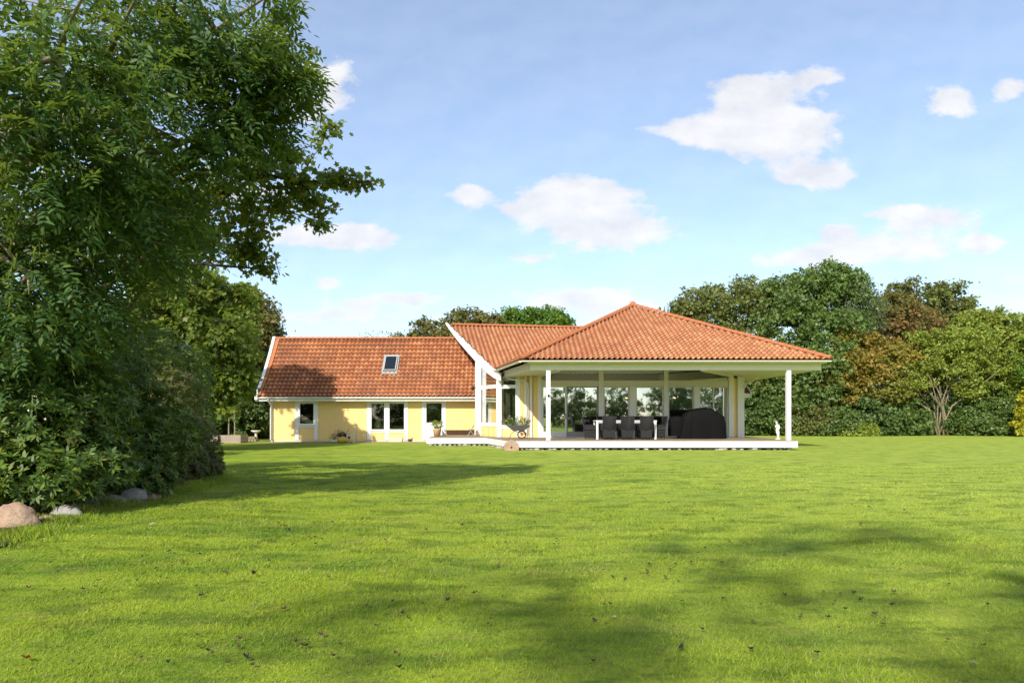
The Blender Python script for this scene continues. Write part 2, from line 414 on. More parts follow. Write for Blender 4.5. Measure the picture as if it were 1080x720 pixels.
# ------------------------------------------------------------------ ground
def g_h(x, y):
    x = np.asarray(x, float); y = np.asarray(y, float)
    h = .035 * np.sin(x * .55 + 1.3 * np.sin(y * .21)) * np.sin(y * .43 + .7) + .018 * np.sin(x * 1.7 + y * .9) * np.sin(y * 1.3 - x * .4) + .010 * np.sin(x * 3.9 - 1.1 * y) * np.cos(y * 3.1 + x)
    fade = np.clip((27 - y) / 8, 0, 1) * np.clip((x + 40) / 5, 0, 1)
    return h * fade
def grass_color(t, p):
    """shared by lawn sheet and blades: hue follows the ground position only"""
    s = t.N("ShaderNodeSeparateXYZ", {"Vector": p})
    flat = t.N("ShaderNodeCombineXYZ", {"X": s.outputs[0], "Y": s.outputs[1], "Z": 0.}).outputs[0]
    n1 = t.noise(flat, .22, 5, .6, .4)
    n2 = t.noise(t.scaled(flat, (.6, 1.1, 1)), .8, 7, .68, .3)
    n3 = t.noise(flat, 3.2, 5, .6)
    n4 = t.noise(t.scaled(flat, (.7, 1.3, 1)), 1.9, 7, .7)
    n5 = t.noise(flat, 11, 5, .7)
    # mower passes, faint and wandering, running across the view
    w = t.math('ADD', s.outputs[1], t.math('MULTIPLY', s.outputs[0], -.22))
    w = t.math('ADD', w, t.math('MULTIPLY', n1, 5.))
    mow = t.math('SINE', t.math('MULTIPLY', w, 2.6))
    w2 = t.math('ADD', t.math('MULTIPLY', s.outputs[0], 1.0), t.math('MULTIPLY', s.outputs[1], -.62)); w2 = t.math('ADD', w2, t.math('MULTIPLY', n1, 3.))
    mow2 = t.math('SINE', t.math('MULTIPLY', w2, 5.2))
    c = t.mix(t.ramp(n2, [(.34, (0, 0, 0)), (.64, (1, 1, 1))]), (.078, .180, .014), (.26, .375, .030))
    c = t.mix(t.math('MULTIPLY', t.ramp(n1, [(.45, (0, 0, 0)), (.70, (1, 1, 1))]), .55), c, (.46, .50, .05))
    c = t.mix(t.math('MULTIPLY', t.ramp(n3, [(.54, (0, 0, 0)), (.68, (1, 1, 1))]), .6), c, (.33, .30, .08))
    c = t.mix(t.math('MULTIPLY', t.math('ADD', t.math('MULTIPLY', mow, .5), .5), .40), c, (.42, .50, .035))
    c = t.mix(t.math('MULTIPLY', t.math('MULTIPLY', t.math('ADD', t.math('MULTIPLY', mow2, .5), .5), n2), .7), c, (.40, .46, .03))
    worn = t.noise(t.scaled(flat, (.8, 1.2, 1)), 1.1, 8, .75, .5)
    c = t.mix(t.math('MULTIPLY', t.ramp(worn, [(.54, (0, 0, 0)), (.66, (1, 1, 1))]), .6), c, (.27, .235, .075))
    ro = t.N("ShaderNodeMapping", {"Vector": flat, "Rotation": (0, 0, R(-24)), "Scale": (.16, 1.5, 1)}).outputs[0]
    st_ = t.noise(ro, 1.0, 5, .6, .6)
    c = t.mix(t.math('MULTIPLY', t.ramp(st_, [(.48, (0, 0, 0)), (.62, (1, 1, 1))]), .55), c, (.40, .50, .04))
    # brighter look of the far and east lawn, put into the turf colour
    far_pale = t.math('ADD', t.math('ADD', t.math('MULTIPLY', s.outputs[0], .055), t.math('MULTIPLY', s.outputs[1], .018)), t.math('MULTIPLY', n1, .7))
    c = t.mix(t.math('MULTIPLY', t.ramp(far_pale, [(.38, (0, 0, 0)), (1.0, (1, 1, 1))]), .62), c, (.45, .54, .09))
    c = t.mix(t.math('MULTIPLY', t.ramp(n4, [(.50, (0, 0, 0)), (.60, (1, 1, 1))]), .6), c, (.075, .145, .012))
    c = t.mix(t.math('MULTIPLY', t.ramp(n5, [(.57, (0, 0, 0)), (.68, (1, 1, 1))]), .7), c, (.15, .115, .05))
    return c, n3, flat
def m_ground():
    t = NT("lawn_ground"); p = t.pos()
    c, n3, flat = grass_color(t, p)
    fine = t.noise(t.scaled(flat, (1, .35, 1)), 42, 6, .75)
    med = t.noise(t.scaled(flat, (1, .5, 1)), 7, 6, .7)
    c = t.mix(t.ramp(fine, [(.34, (0, 0, 0)), (.66, (1, 1, 1))]), t.mix(.55, c, (.05, .09, .01)), c)
    soil = t.ramp(med, [(.64, (0, 0, 0)), (.74, (1, 1, 1))])
    c = t.mix(t.math('MULTIPLY', soil, .45), c, (.10, .075, .035))
    return t.done(c, .9, t.bump(t.math('ADD', fine, med), .7, .05), .12)
M['ground'] = m_ground()
def m_blade():
    t = NT("grass_blade")
    c, n3, _ = grass_color(t, t.pos())
    r = t.N("ShaderNodeNewGeometry").outputs["Random Per Island"]
    c = t.mix(t.math('MULTIPLY', r, .35), c, (.13, .24, .02))
    c = t.mix(t.ramp(r, [(.90, (0, 0, 0)), (.94, (.7, .7, .7))]), c, (.34, .29, .11))
    b = t.N("ShaderNodeBsdfPrincipled", {"Base Color": c, "Roughness": .55, "Specular IOR Level": .25})
    tl = t.N("ShaderNodeBsdfTranslucent", {"Color": c})
    mx = t.N("ShaderNodeMixShader", {0: .35}); t.l.new(b.outputs[0], mx.inputs[1]); t.l.new(tl.outputs[0], mx.inputs[2])
    t.l.new(mx.outputs[0], t.out.inputs[0]); return t.m
M['blade'] = m_blade()

def build_ground():
    ys = np.concatenate([[-1500, -300, -60, -20, -6], np.arange(-2, 30, .22), [30.5, 32, 40, 60, 90, 150, 400, 1500]])
    xs = np.concatenate([[-1500, -300, -60], np.arange(-32, 32, .4), [60, 300, 1500]])
    gx, gy = np.meshgrid(xs, ys)
    V = np.stack([gx, gy, g_h(gx, gy)], -1).reshape(-1, 3)
    nx, ny = len(xs), len(ys)
    i = np.arange(nx - 1); j = np.arange(ny - 1); ii, jj = np.meshgrid(i, j)
    a = (jj * nx + ii).ravel()
    Fc = np.stack([a, a + 1, a + 1 + nx, a + nx], 1)
    o = npmesh("lawn", V, Fc, M['ground'], smooth=True)
    tag(o, kind="structure")
build_ground()

rng = np.random.default_rng(11)
def build_grass():
    Vs = []; n = 0
    for (y0, y1, N, hh, ww) in ((2.9, 6.0, 110000, .026, .0035), (6.0, 11.0, 120000, .028, .006), (11.0, 20.0, 90000, .026, .011)):
        y = np.sqrt(rng.uniform(y0**2, y1**2, N)); x = rng.uniform(-.79, .79, N) * y
        clump = .5 + .5 * np.sin(x * 2.3 + np.sin(y * 1.9) * 2) * np.sin(y * 2.7 + np.sin(x * 1.3) * 2)
        keep = (rng.random(N) < .55 + .45 * clump) & ~((x < -5.6) & (y < 17) & (y > 7) & (x < -5.6 - (y - 8) * .1))
        x, y, clump = x[keep], y[keep], clump[keep]; k = len(x)
        z = g_h(x, y) - .004
        h = hh * (.45 + .8 * rng.random(k)) * (.75 + .5 * clump); a = rng.uniform(0, 2 * np.pi, k); w = ww * (.6 + .8 * rng.random(k))
        lean = rng.normal(0, .55, (k, 2)) * h[:, None] + np.array([.25, .1]) * h[:, None]
        b0 = np.stack([x - w * np.cos(a), y - w * np.sin(a), z], 1)
        b1 = np.stack([x + w * np.cos(a), y + w * np.sin(a), z], 1)
        tp = np.stack([x + lean[:, 0], y + lean[:, 1], z + h], 1)
        Vs.append(np.stack([b0, b1, tp], 1).reshape(-1, 3))
    V = np.concatenate(Vs); Fc = np.arange(len(V)).reshape(-1, 3)
    tag(npmesh("grass", V, Fc, M['blade']), "short mown grass blades of the lawn", "grass", kind="stuff")
build_grass()

# ------------------------------------------------------------------ foliage
def unit(a): return a / np.maximum(np.linalg.norm(a, axis=-1, keepdims=True), 1e-9)
def cross(a, b): return np.cross(a, b)
TEMPL = {
    'oval': (np.array([[0, 0, 0], [.30, .45, .06], [0, 1, -.08], [-.30, .45, .06]]), 4),
    'long': (np.array([[0, 0, 0], [.15, .45, .03], [0, 1, -.10], [-.15, .45, .03]]), 4),
    'lance': (np.array([[0, 0, 0], [.15, .3, .05], [.14, .65, .03], [0, 1, -.08], [-.14, .65, .03], [-.15, .3, .05]]), 6),
    'maple': (np.array([[0, 0, 0], [.38, .05, .03], [.30, .30, .02], [.62, .52, -.04], [.26, .60, .02], [.0, 1.0, -.1], [-.26, .60, .02], [-.62, .52, -.04], [-.30, .30, .02], [-.38, .05, .03]]), 10),
    'tuft': (np.array([[0, 0, 0], [.45, .25, .08], [.2, .5, .0], [.35, .95, -.08], [-.1, .7, .05], [-.5, .75, -.05], [-.25, .35, .06]]), 7),
}
def leaves(P, D, Nn, S, kind):
    """place a leaf at each P pointing along D with normal near Nn and length S"""
    tm, k = TEMPL[kind]
    D = unit(D); side = unit(cross(D, Nn)); Nn = cross(side, D)
    S = np.asarray(S)[:, None, None]
    V = P[:, None, :] + S * (tm[None, :, 0:1] * side[:, None] + tm[None, :, 1:2] * D[:, None] + tm[None, :, 2:3] * Nn[:, None])
    return V.reshape(-1, 3), k
def lobe_points(lobes, K, rg, shell=.45, flat=None):
    lobes = np.array(lobes, float)
    c, r = lobes[:, :3], lobes[:, 3:6]
    w = (r[:, 0] * r[:, 2] + r[:, 0] * r[:, 1]); w = w**.72; w = w / w.sum()
    idx = rg.choice(len(lobes), K, p=w)
    d = unit(rg.normal(size=(K, 3)))
    rad = 1 - shell * rg.random(K)**1.4
    return c[idx] + d * r[idx] * rad[:, None], d, idx
def hashnoise(P, s):
    return (np.sin(P[:, 0] * s * 1.7 + 2.1 * np.sin(P[:, 2] * s * 1.3)) + np.sin(P[:, 1] * s * 1.9 + 1.7 * np.sin(P[:, 0] * s * 1.1 + 2)) + np.sin(P[:, 2] * s * 2.3 + 1.3 * np.sin(P[:, 1] * s * 1.5))) / 3

def crown(name, lobes, clumps, per, size, mat, parent, seed, kind='oval', clump_r=.55, shell=.5, zmin=.15, droop=.1, stray=.06):
    rg = np.random.default_rng(seed)
    C, Dd, _ = lobe_points(lobes, clumps, rg, shell)
    keep = C[:, 2] > zmin
    C, Dd = C[keep], Dd[keep]; K = len(C)
    cr = clump_r * rg.uniform(.55, 1.25, K)
    idx = np.repeat(np.arange(K), per)
    n = len(idx)
    d = unit(rg.normal(size=(n, 3)) + Dd[idx] * .7 + np.array([0, 0, .45]))
    rad = rg.random(n)**.45
    st = rg.random(n) < stray
    rad[st] *= rg.uniform(1.2, 1.8, st.sum())
    P = C[idx] + d * (cr[idx] * rad)[:, None] * np.array([1, 1, .7])
    P[:, 2] -= droop * cr[idx]
    Nn = unit(d * .8 + np.array([0, 0, .5]) + rg.normal(size=(n, 3)) * .55)
    D = unit(rg.normal(size=(n, 3)) + Dd[idx] * .8 + np.array([0, 0, -.25]))
    S = size * rg.uniform(.6, 1.35, n)
    V, k = leaves(P, D, Nn, S, kind)
    V = V[:]; V[:, 2] = np.maximum(V[:, 2], .01)
    return npmesh(name, V, np.arange(len(V)).reshape(-1, k), mat, parent)

def limbs(mb, base, top, targets, r0, seed=0, n=8):
    """a tapered trunk from base to top with a bent limb to each target"""
    rd = random.Random(seed)
    base = Vector(base); top = Vector(top)
    pts = []; rad = []
    for i in range(7):
        t = i / 6
        p = base.lerp(top, t) + Vector((rd.uniform(-1, 1), rd.uniform(-1, 1), 0)) * (r0 * .5 if 0 < i < 6 else 0)
        pts.append(p); rad.append(r0 * (1.25 if i == 0 else 1) * (1 - .55 * t))
    mb.tube(pts, rad, n)
    for j, tg in enumerate(targets):
        tg = Vector(tg)
        k = 3 + j % 4; s = pts[min(k, 6)]
        mid = s.lerp(tg, .45) + Vector((rd.uniform(-1, 1), rd.uniform(-1, 1), rd.uniform(0, 1.2))) * (tg - s).length * .12
        q = [s, s.lerp(mid, .5) + Vector((0, 0, (tg - s).length * .05)), mid, mid.lerp(tg, .5), tg]
        rr = r0 * .42
        mb.tube(q, [rr, rr * .8, rr * .6, rr * .38, rr * .12], 6)
        for b in range(3):
            a = mid.lerp(tg, .25 * b + .1); e = a + Vector((rd.uniform(-1, 1), rd.uniform(-1, 1), rd.uniform(-.1, .9))) * (tg - s).length * .35
            mb.tube([a, a.lerp(e, .5) + Vector((0, 0, .08)), e], [rr * .35, rr * .2, rr * .06], 5)

def tree(name, label, cat, lobes, leaf, size, clumps, per, seed, trunk_r=.25, base=None, group=None, bark='bark', kind='oval', clump_r=.6, shell=.5, zmin=.15, ntarget=12, fork=.32):
    lobes = [tuple(l) if len(l) == 6 else (l[0], l[1], l[2], l[3], l[3], l[3]) for l in lobes]
    A = np.array(lobes)
    if base is None: base = (A[:, 0].mean(), A[:, 1].mean(), 0)
    root = empty(name, base, label, cat, group)
    off = np.array(base)
    loc = [(l[0] - off[0], l[1] - off[1], l[2] - off[2], l[3], l[4], l[5]) for l in lobes]
    mb = MB()
    ztop = max(l[2] for l in loc)
    rg = random.Random(seed)
    tg = [(l[0] + rg.uniform(-.5, .5) * l[3], l[1] + rg.uniform(-.5, .5) * l[4], l[2] + rg.uniform(-.2, .5) * l[5]) for l in loc]
    while len(tg) < ntarget:
        l = rg.choice(loc); tg.append((l[0] + rg.uniform(-.8, .8) * l[3], l[1] + rg.uniform(-.8, .8) * l[4], l[2] + rg.uniform(-.2, .8) * l[5]))
    cx = sum(l[0] for l in loc) / len(loc); cyy = sum(l[1] for l in loc) / len(loc)
    limbs(mb, (0, 0, -.05), (cx * .4, cyy * .4, max(ztop * .55, 1.)), tg, trunk_r, seed)
    mb.build("trunk", M[bark], root, smooth=True)
    crown("crown", loc, clumps, per, size, L[leaf], root, seed, kind, clump_r, shell, zmin)
    return root
def plobe(px, py, Y, rpx, rpy=None, depth=None):
    """ellipsoid lobe given by where it stands in the view from the lawn and its radii, in photo pixels, at distance Y"""
    x, y, z = at(px, py, Y); s = Y / F0
    rpy = rpy or rpx
    return (x, y, z, rpx * s, depth if depth else (rpx * s + rpy * s) / 2, rpy * s)

# ------------------------------------------------------------------ the house
HOUSE = empty("house", (0, 38, 0), "yellow timber house with red clay tile roofs and a hipped covered terrace", "house")
HINV = Matrix.Translation((0, -38, 0))
def hp(o, parent=None):
    """make o (meshed in world metres) a part of the house, or of one of its parts"""
    if parent is None:
        o.parent = HOUSE; o.matrix_parent_inverse = HINV
    else: o.parent = parent
    return o

def tiled(name, O, e, g, prof, width, run, mat, clips=(), tw=.255, course=.34, u0=0., samples=6, flip=False):
    """pantiles over a roof slope. O eave corner, e unit vector along the eave, g unit vector inwards (both level),
    prof(d)-> height above O at the plan distance d; clips: vertical planes (point, outward normal)"""
    O = np.array(O, float); e = np.array(e, float); g = np.array(g, float)
    # course positions by slope length
    ds = np.linspace(0, run, 400); zs = np.array([prof(d) for d in ds])
    sl_ = np.concatenate([[0], np.cumsum(np.hypot(np.diff(ds), np.diff(zs)))])
    nc = int(math.ceil(sl_[-1] / course))
    nu = int(math.ceil(width / tw)) * samples + 1
    uu = u0 + np.arange(nu) * tw / samples
    ph = (uu / tw) % 1.0
    across = .046 * np.cos(2 * np.pi * (ph - .3)) + .014 * np.cos(4 * np.pi * (ph - .3))
    rows = []; tv = []
    for k in range(nc):
        for (s_, h, t_) in ((k * course, .088, k + .001), (k * course + .03, .084, k + .08), (min((k + .55) * course, sl_[-1]), .03, k + .5), (min((k + 1) * course, sl_[-1]), .004, k + .999)):
            s_ = min(s_, sl_[-1])
            rows.append((np.interp(s_, sl_, ds), h, s_)); tv.append(t_)
    V = np.zeros((len(rows), nu, 3)); 
    for r_, (d, h, s_) in enumerate(rows):
        z = np.interp(d, ds, zs)
        d2 = min(d + .05, run); d1 = max(d - .05, 0)
        sz = (np.interp(d2, ds, zs) - np.interp(d1, ds, zs)); sd = d2 - d1
        L_ = math.hypot(sz, sd); nrm = -g * sz / L_ + np.array([0, 0, sd / L_])
        V[r_] = O + e * uu[:, None] + g * d + np.array([0, 0, z]) + nrm * (h + across * 1.0)[:, None]
    nr = len(rows)
    jj, ii = np.meshgrid(np.arange(nr - 1), np.arange(nu - 1), indexing='ij')
    a = (jj * nu + ii).ravel()
    Fc = np.stack([a, a + 1, a + 1 + nu, a + nu], 1)
    o = npmesh(name, V.reshape(-1, 3), Fc, mat, smooth=False)
    me = o.data
    uvl = me.uv_layers.new(name="tile")
    uvV = np.stack(np.meshgrid(uu / tw + .2, np.array(tv)), -1).reshape(-1, 2)
    # face-constant row/column keeps every tile one colour
    loopv = np.zeros(len(me.loops), np.int32); me.loops.foreach_get("vertex_index", loopv)
    uvl.data.foreach_set("uv", uvV[loopv].astype(np.float32).ravel())
    if clips:
        bm = bmesh.new(); bm.from_mesh(me)
        for (p, nn_) in clips:
            bmesh.ops.bisect_plane(bm, geom=bm.verts[:] + bm.edges[:] + bm.faces[:], plane_co=p, plane_no=nn_, clear_outer=True)
        bm.to_mesh(me); bm.free()
    return hp(o)

def caps(name, pts, mat, r=.13, step=.36):
    """half-round ridge tiles laid along a polyline"""
    mb = MB()
    for a, b in zip(pts[:-1], pts[1:]):
        a = Vector(a); b = Vector(b); Ld = (b - a).length; n = max(1, int(Ld / step)); d = (b - a) / n
        side = d.cross(Vector((0, 0, 1))).normalized(); up = side.cross(d).normalized()
        for i in range(n):
            p, q = a + d * i, a + d * (i + 1.06); vs_ = []
            for (c, rr) in ((p, r * 1.12), (q, r * .92)):
                for k in range(7):
                    t = math.pi * k / 6
                    vs_.append(c + side * rr * math.cos(t) + up * (rr * math.sin(t) * .85 - .02))
            fs = [(k, k + 1, 8 + k, 7 + k) for k in range(6)] + [tuple(range(7))]
            mb.add(vs_, fs)
    return hp(mb.build(name, mat))

def bell(run, rise, a=.74):
    return lambda d: rise * (a * d / run + (1 - a) * (d / run)**2)

# --- west wing ---------------------------------------------------
EY, EZ, RY, RZ = 39.25, 2.60, 42.55, 6.31
LX0, LX1 = -14.75, -1.2
pf = bell(RY - EY, RZ - EZ)
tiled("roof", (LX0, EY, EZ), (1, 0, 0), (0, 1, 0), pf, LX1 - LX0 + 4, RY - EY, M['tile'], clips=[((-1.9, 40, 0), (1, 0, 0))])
mb = MB()      # back slope and underside
n = 10
vs_ = []
for k in range(n + 1):
    d = (RY - EY) * k / n
    vs_ += [(LX0, 2 * RY - EY - d, EZ + pf(d)), (13.6, 2 * RY - EY - d, EZ + pf(d))]
mb.add(vs_, [(2 * k, 2 * k + 2, 2 * k + 3, 2 * k + 1) for k in range(n)])
vs_ = []
for k in range(n + 1):
    d = (RY - EY) * k / n
    vs_ += [(LX0 + .05, EY + d + .03, EZ + pf(d) - .06), (-1.2, EY + d + .03, EZ + pf(d) - .06)]
mb.add(vs_, [(2 * k, 2 * k + 1, 2 * k + 3, 2 * k + 2) for k in range(n)])
hp(mb.build("roof_back", M['ridge']))
caps("ridge_tiles", [(LX0 + .05, RY, RZ + .035), (-3.6, RY, RZ + .035)], M['ridge'], .15)

def barge(name, path, down, thick, off, mat=None):
    """curved barge board: path of top edge points, board hangs `down` metres, `off` = thickness vector"""
    mb = MB(); off = Vector(off)
    for a, b, da, db in zip(path[:-1], path[1:], down[:-1], down[1:]):
        a = Vector(a); b = Vector(b)
        mb.prism([a, b, b - Vector((0, 0, db)), a - Vector((0, 0, da))], off)
    return hp(mb.build(name, mat or M['white']))
# end board leans out towards the ridge
path = []; dn = []
for k in range(13):
    t = k / 12; d = (RY - EY) * t - .04 * (1 - t)
    path.append((LX0 - .02 - .12 * t, EY - .06 + d, EZ + pf(max(d, 0)) + .17)); dn.append(.32)
barge("barge_board", path, dn, .05, (.16, 0, 0))
mb = MB()   # verge strip of tiles between board and slope
for a, b in zip(path[:-1], path[1:]):
    a = Vector(a); b = Vector(b); o = Vector((.165, 0, -.10))
    mb.add([a + o, (LX0 + .3, a.y, a.z - .03), (LX0 + .3, b.y, b.z - .03), b + o], [(0, 1, 2, 3)])
hp(mb.build("verge_tiles", M['ridge']))

WY = 39.8     # front wall of the wing
WT = 2.52
def wall_with_holes(name, x0, x1, z0, z1, y, th, holes, mat):
    """front wall as boxes round rectangular openings (x0,x1,z0,z1)"""
    mb = MB(); xs = sorted(holes)
    cur = x0
    for (a, b, c, d) in xs:
        mb.box(cur, a, y, y + th, z0, z1)
        if c > z0: mb.box(a, b, y, y + th, z0, c)
        if d < z1: mb.box(a, b, y, y + th, d, z1)
        cur = b
    mb.box(cur, x1, y, y + th, z0, z1)
    return hp(mb.build(name, mat))
def rect_px(x0, x1, y0, y1, Y): return (X(x0, Y), X(x1, Y), Z(y1, Y), Z(y0, Y))
w1 = rect_px(315.5, 331.5, 424.5, 447.5, WY)
w2 = rect_px(391, 406, 424.5, 453.5, WY)
w3 = rect_px(410, 427, 424.5, 453.5, WY)
dr = (X(448, WY), X(467.5, WY), .16, Z(423.5, WY))
wall_with_holes("wall", X(285, WY), -1.4, .10, WT, WY, .22, [w1, w2, w3, dr], M['yellow'])
mb = MB()
mb.box(X(285, WY), X(285, WY) + .2, WY + .22, 47.9, .10, WT)                   # end wall with its gable
gv = [(X(285, WY) + .1, WY, WT)]
for k in range(1, n + 1):
    d = (RY - EY) * k / n
    if EY + d > WY: gv.append((X(285, WY) + .1, EY + d, EZ + pf(d) - .1))
gv += [(X(285, WY) + .1, 2 * RY - q[1], q[2]) for q in gv[::-1][1:]]
mb.prism(gv, (.1, 0, 0))
mb.box(X(285, WY), 13.3, 47.7, 47.9, .10, WT)
hp(mb.build("end_wall", M['yellow']))
mb = MB().box(X(285, WY) + .03, -1.5, WY + .03, WY + .2, -.05, .12)
hp(mb.build("foundation", M['stonewhite']))
# white boards on the wall
def tboard(x0, x1, z0, z1, pr=.035):
    hp(MB().box(X(x0, WY), X(x1, WY), WY - pr, WY + .002, z0, z1).build("trim_board", M['white']))
for a, b in ((285, 288.3), (311.5, 315.4), (331.6, 335.3), (387, 390.9), (406.1, 409.9), (427.1, 430.4), (445, 447.9), (467.6, 470.4)): tboard(a, b, .12, WT - .1)
for a, b in ((311.6, 335.2), (387.1, 430.3), (445.1, 470.3)): tboard(a, b, WT - .098, WT - .0, .031)
for a, b in ((315.4, 331.6), (390.9, 406.1), (409.9, 427.1), (447.9, 467.6)): tboard(a + .02, b - .02, Z(424.4, WY), WT - .1, .031)
tboard(315.42, 331.58, Z(450.5, WY), Z(447.6, WY), .031)
for a, b in ((390.92, 406.08), (409.92, 427.08)): tboard(a, b, Z(456, WY), Z(453.6, WY), .031)
# eave: boxed soffit, fascia, gutter
mb = MB().box(LX0 + .05, -1.4, EY + .06, WY, WT - .06, WT - .02)
hp(mb.build("soffit", M['soffit']))
mb = MB().box(LX0, -1.4, EY + .02, EY + .058, WT - .14, EZ + .02)
hp(mb.build("fascia", M['white']))
def gutter(name, a, b, mat, r=.062, parent=None):
    a = Vector(a); b = Vector(b); d = (b - a).normalized(); side = d.cross(Vector((0, 0, 1))).normalized(); mb = MB(); vs_ = []
    for c in (a, b):
        for k in range(9):
            t = math.pi * k / 8
            vs_.append(c + side * r * math.cos(t) - Vector((0, 0, 1)) * r * math.sin(t))
    for c in (a, b):
        for k in range(9):
            t = math.pi * k / 8
            vs_.append(c + side * r * .85 * math.cos(t) - Vector((0, 0, 1)) * r * .85 * math.sin(t))
    fs = [(k, k + 1, 10 + k, 9 + k) for k in range(8)] + [(18 + k, 27 + k, 28 + k, 19 + k) for k in range(8)] + [(0, 9, 27, 18), (8, 26, 35, 17)] + [tuple(range(9)), tuple(range(9, 18))[::-1]]
    mb.add(vs_, fs)
    return hp(mb.build(name, mat), parent)
gutter("gutter", (LX0, EY - .06, EZ - .03), (-1.5, EY - .06, EZ - .03), M['cream'])
gx = X(286, 39.7)
mb = MB().tube([(gx, EY - .05, EZ - .08), (gx, EY - .05, EZ - .2), (gx + .02, WY - .12, EZ - .42), (gx + .02, WY - .12, .12)], .045, 8)
hp(mb.build("downpipe", M['white'], smooth=True))

def window(r, y, fr=.055, name="window", glass='glass', sill=True, mull=0, fmat='white', deep=.09, inner=True):
    x0, x1, z0, z1 = r; mb = MB()
    a, b = y - .02, y - .02 + deep
    mb.box(x0, x0 + fr, a, b, z0, z1); mb.box(x1 - fr, x1, a, b, z0, z1)
    mb.box(x0 + fr, x1 - fr, a, b, z0, z0 + fr); mb.box(x0 + fr, x1 - fr, a, b, z1 - fr, z1)
    for k in range(mull):
        xm = x0 + (x1 - x0) * (k + 1) / (mull + 1); mb.box(xm - fr / 2, xm + fr / 2, a, b, z0 + fr, z1 - fr)
    w = hp(mb.build(name, M[fmat]))
    pm = MB().box(x0 + fr, x1 - fr, y + .03, y + .036, z0 + fr, z1 - fr)
    hp(pm.build("pane", M[glass]), w)
    if sill:
        hp(MB().box(x0 - .04, x1 + .04, y - .09, y - .022, z0 - .045, z0 - .003).build("sill", M[fmat]), w)
    return w
window(w1, WY, .05, glass='glass_dark'); window(w2, WY, .045, glass='glass_dark'); window(w3, WY, .045, glass='glass_dark')
# wing door: white, upper half glazed
x0, x1, z0, z1 = dr; y = WY
zg = Z(445.5, WY); mb = MB()
mb.box(x0, x0 + .09, y - .02, y + .06, z0, z1); mb.box(x1 - .09, x1, y - .02, y + .06, z0, z1)
mb.box(x0 + .09, x1 - .09, y - .02, y + .06, z0, zg); mb.box(x0 + .09, x1 - .09, y - .02, y + .06, z1 - .09, z1)
mb.box(x0 + .16, x1 - .16, y - .03, y - .018, z0 + .12, zg - .14)
door = hp(mb.build("door", M['white']))
hp(MB().box(x0 + .09, x1 - .09, y + .02, y + .026, zg, z1 - .09).build("pane", M['glass']), door)
hp(MB().tube([(x0 + .06, y - .03, 1.12), (x0 + .06, y - .07, 1.12), (x0 + .16, y - .07, 1.12)], .012, 6).build("handle", M['metalgrey']), door)
# dark rooms behind the wing's windows
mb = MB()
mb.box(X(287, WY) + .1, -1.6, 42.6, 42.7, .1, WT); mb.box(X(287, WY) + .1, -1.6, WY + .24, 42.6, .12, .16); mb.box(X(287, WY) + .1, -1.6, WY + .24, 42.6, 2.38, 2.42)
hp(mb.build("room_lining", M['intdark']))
# skylight
def slope_at(py, ey=EY, ez=EZ, run=RY - EY, f=pf):
    best = min((abs(HY - (ez + f(d) - CAMH) * F0 / (ey + d) - py), d) for d in np.linspace(0, run, 600))
    return ey + best[1], ez + f(best[1])
ya, za = slope_at(392.6); yb, zb = slope_at(377.6)
A_ = Vector((0, ya, za)); B_ = Vector((0, yb, zb)); dd = (B_ - A_).normalized(); nr_ = Vector((0, -dd.z, dd.y))
xa, xb = X(404.4, ya), X(417.8, ya)
mb = MB()
def slopebox(mb, x0, x1, s0, s1, h0, h1):
    q = []
    for h in (h0, h1):
        for (x, s_) in ((x0, s0), (x1, s0), (x1, s1), (x0, s1)): q.append(Vector((x, 0, 0)) + A_ + dd * s_ + nr_ * h)
    mb.add(q, [(0, 3, 2, 1), (4, 5, 6, 7), (0, 1, 5, 4), (1, 2, 6, 5), (2, 3, 7, 6), (3, 0, 4, 7)])
Ls = (B_ - A_).length; wf = .06
slopebox(mb, xa, xa + wf, 0, Ls, -.02, .21); slopebox(mb, xb - wf, xb, 0, Ls, -.02, .21)
slopebox(mb, xa + wf, xb - wf, 0, wf, -.02, .21); slopebox(mb, xa + wf, xb - wf, Ls - wf, Ls, -.02, .212)
sk = hp(mb.build("skylight", M['skyframe']))
mb = MB(); slopebox(mb, xa + wf, xb - wf, wf, Ls - wf, .18, .19)
hp(mb.build("pane", M['glass_dark']), sk)
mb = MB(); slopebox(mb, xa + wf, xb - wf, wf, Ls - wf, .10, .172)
hp(mb.build("dark_backing", M['intdark']), sk)  # added slab under the pane that makes the glass look dark
mb = MB(); slopebox(mb, xa - .09, xa - .003, -.1, Ls + .1, .03, .12); slopebox(mb, xb + .003, xb + .09, -.1, Ls + .1, .03, .12); slopebox(mb, xa - .09, xb + .09, Ls + .003, Ls + .16, .03, .13); slopebox(mb, xa - .09, xb + .09, -.22, -.003, .03, .10)
hp(mb.build("flashing", M['metalgrey']), sk)

# --- middle block -------------------------------------------------
# ridge runs slightly away; front slope is cut by the raked gable board
R0 = Vector((-3.85, 42.3, 7.13)); rdir = Vector((1, .155, 0)).normalized()
gd = Vector((rdir.y, -rdir.x, 0))                       # towards the garden
Lp = Vector((-.62, 34.9, 3.60))
dist = (Lp - R0).dot(gd); print("main roof run", dist)
slope_ = (R0.z - Lp.z) / dist
run = 9.0
gi = -gd
Oe = R0 + gd * run; Oe.z = R0.z - slope_ * run
plan_n = Vector((-(Lp.y - R0.y), (Lp.x - R0.x), 0)).normalized()
if plan_n.x > 0: plan_n = -plan_n
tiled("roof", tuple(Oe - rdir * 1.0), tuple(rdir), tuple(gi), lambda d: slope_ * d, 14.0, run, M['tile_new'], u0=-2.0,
      clips=[(tuple(Lp), tuple(plan_n)), (tuple(Lp + Vector((0, .4, 0))), (0.12, -1, 0)), ((8.6, 40, 0), (1, 0, 0)), ])
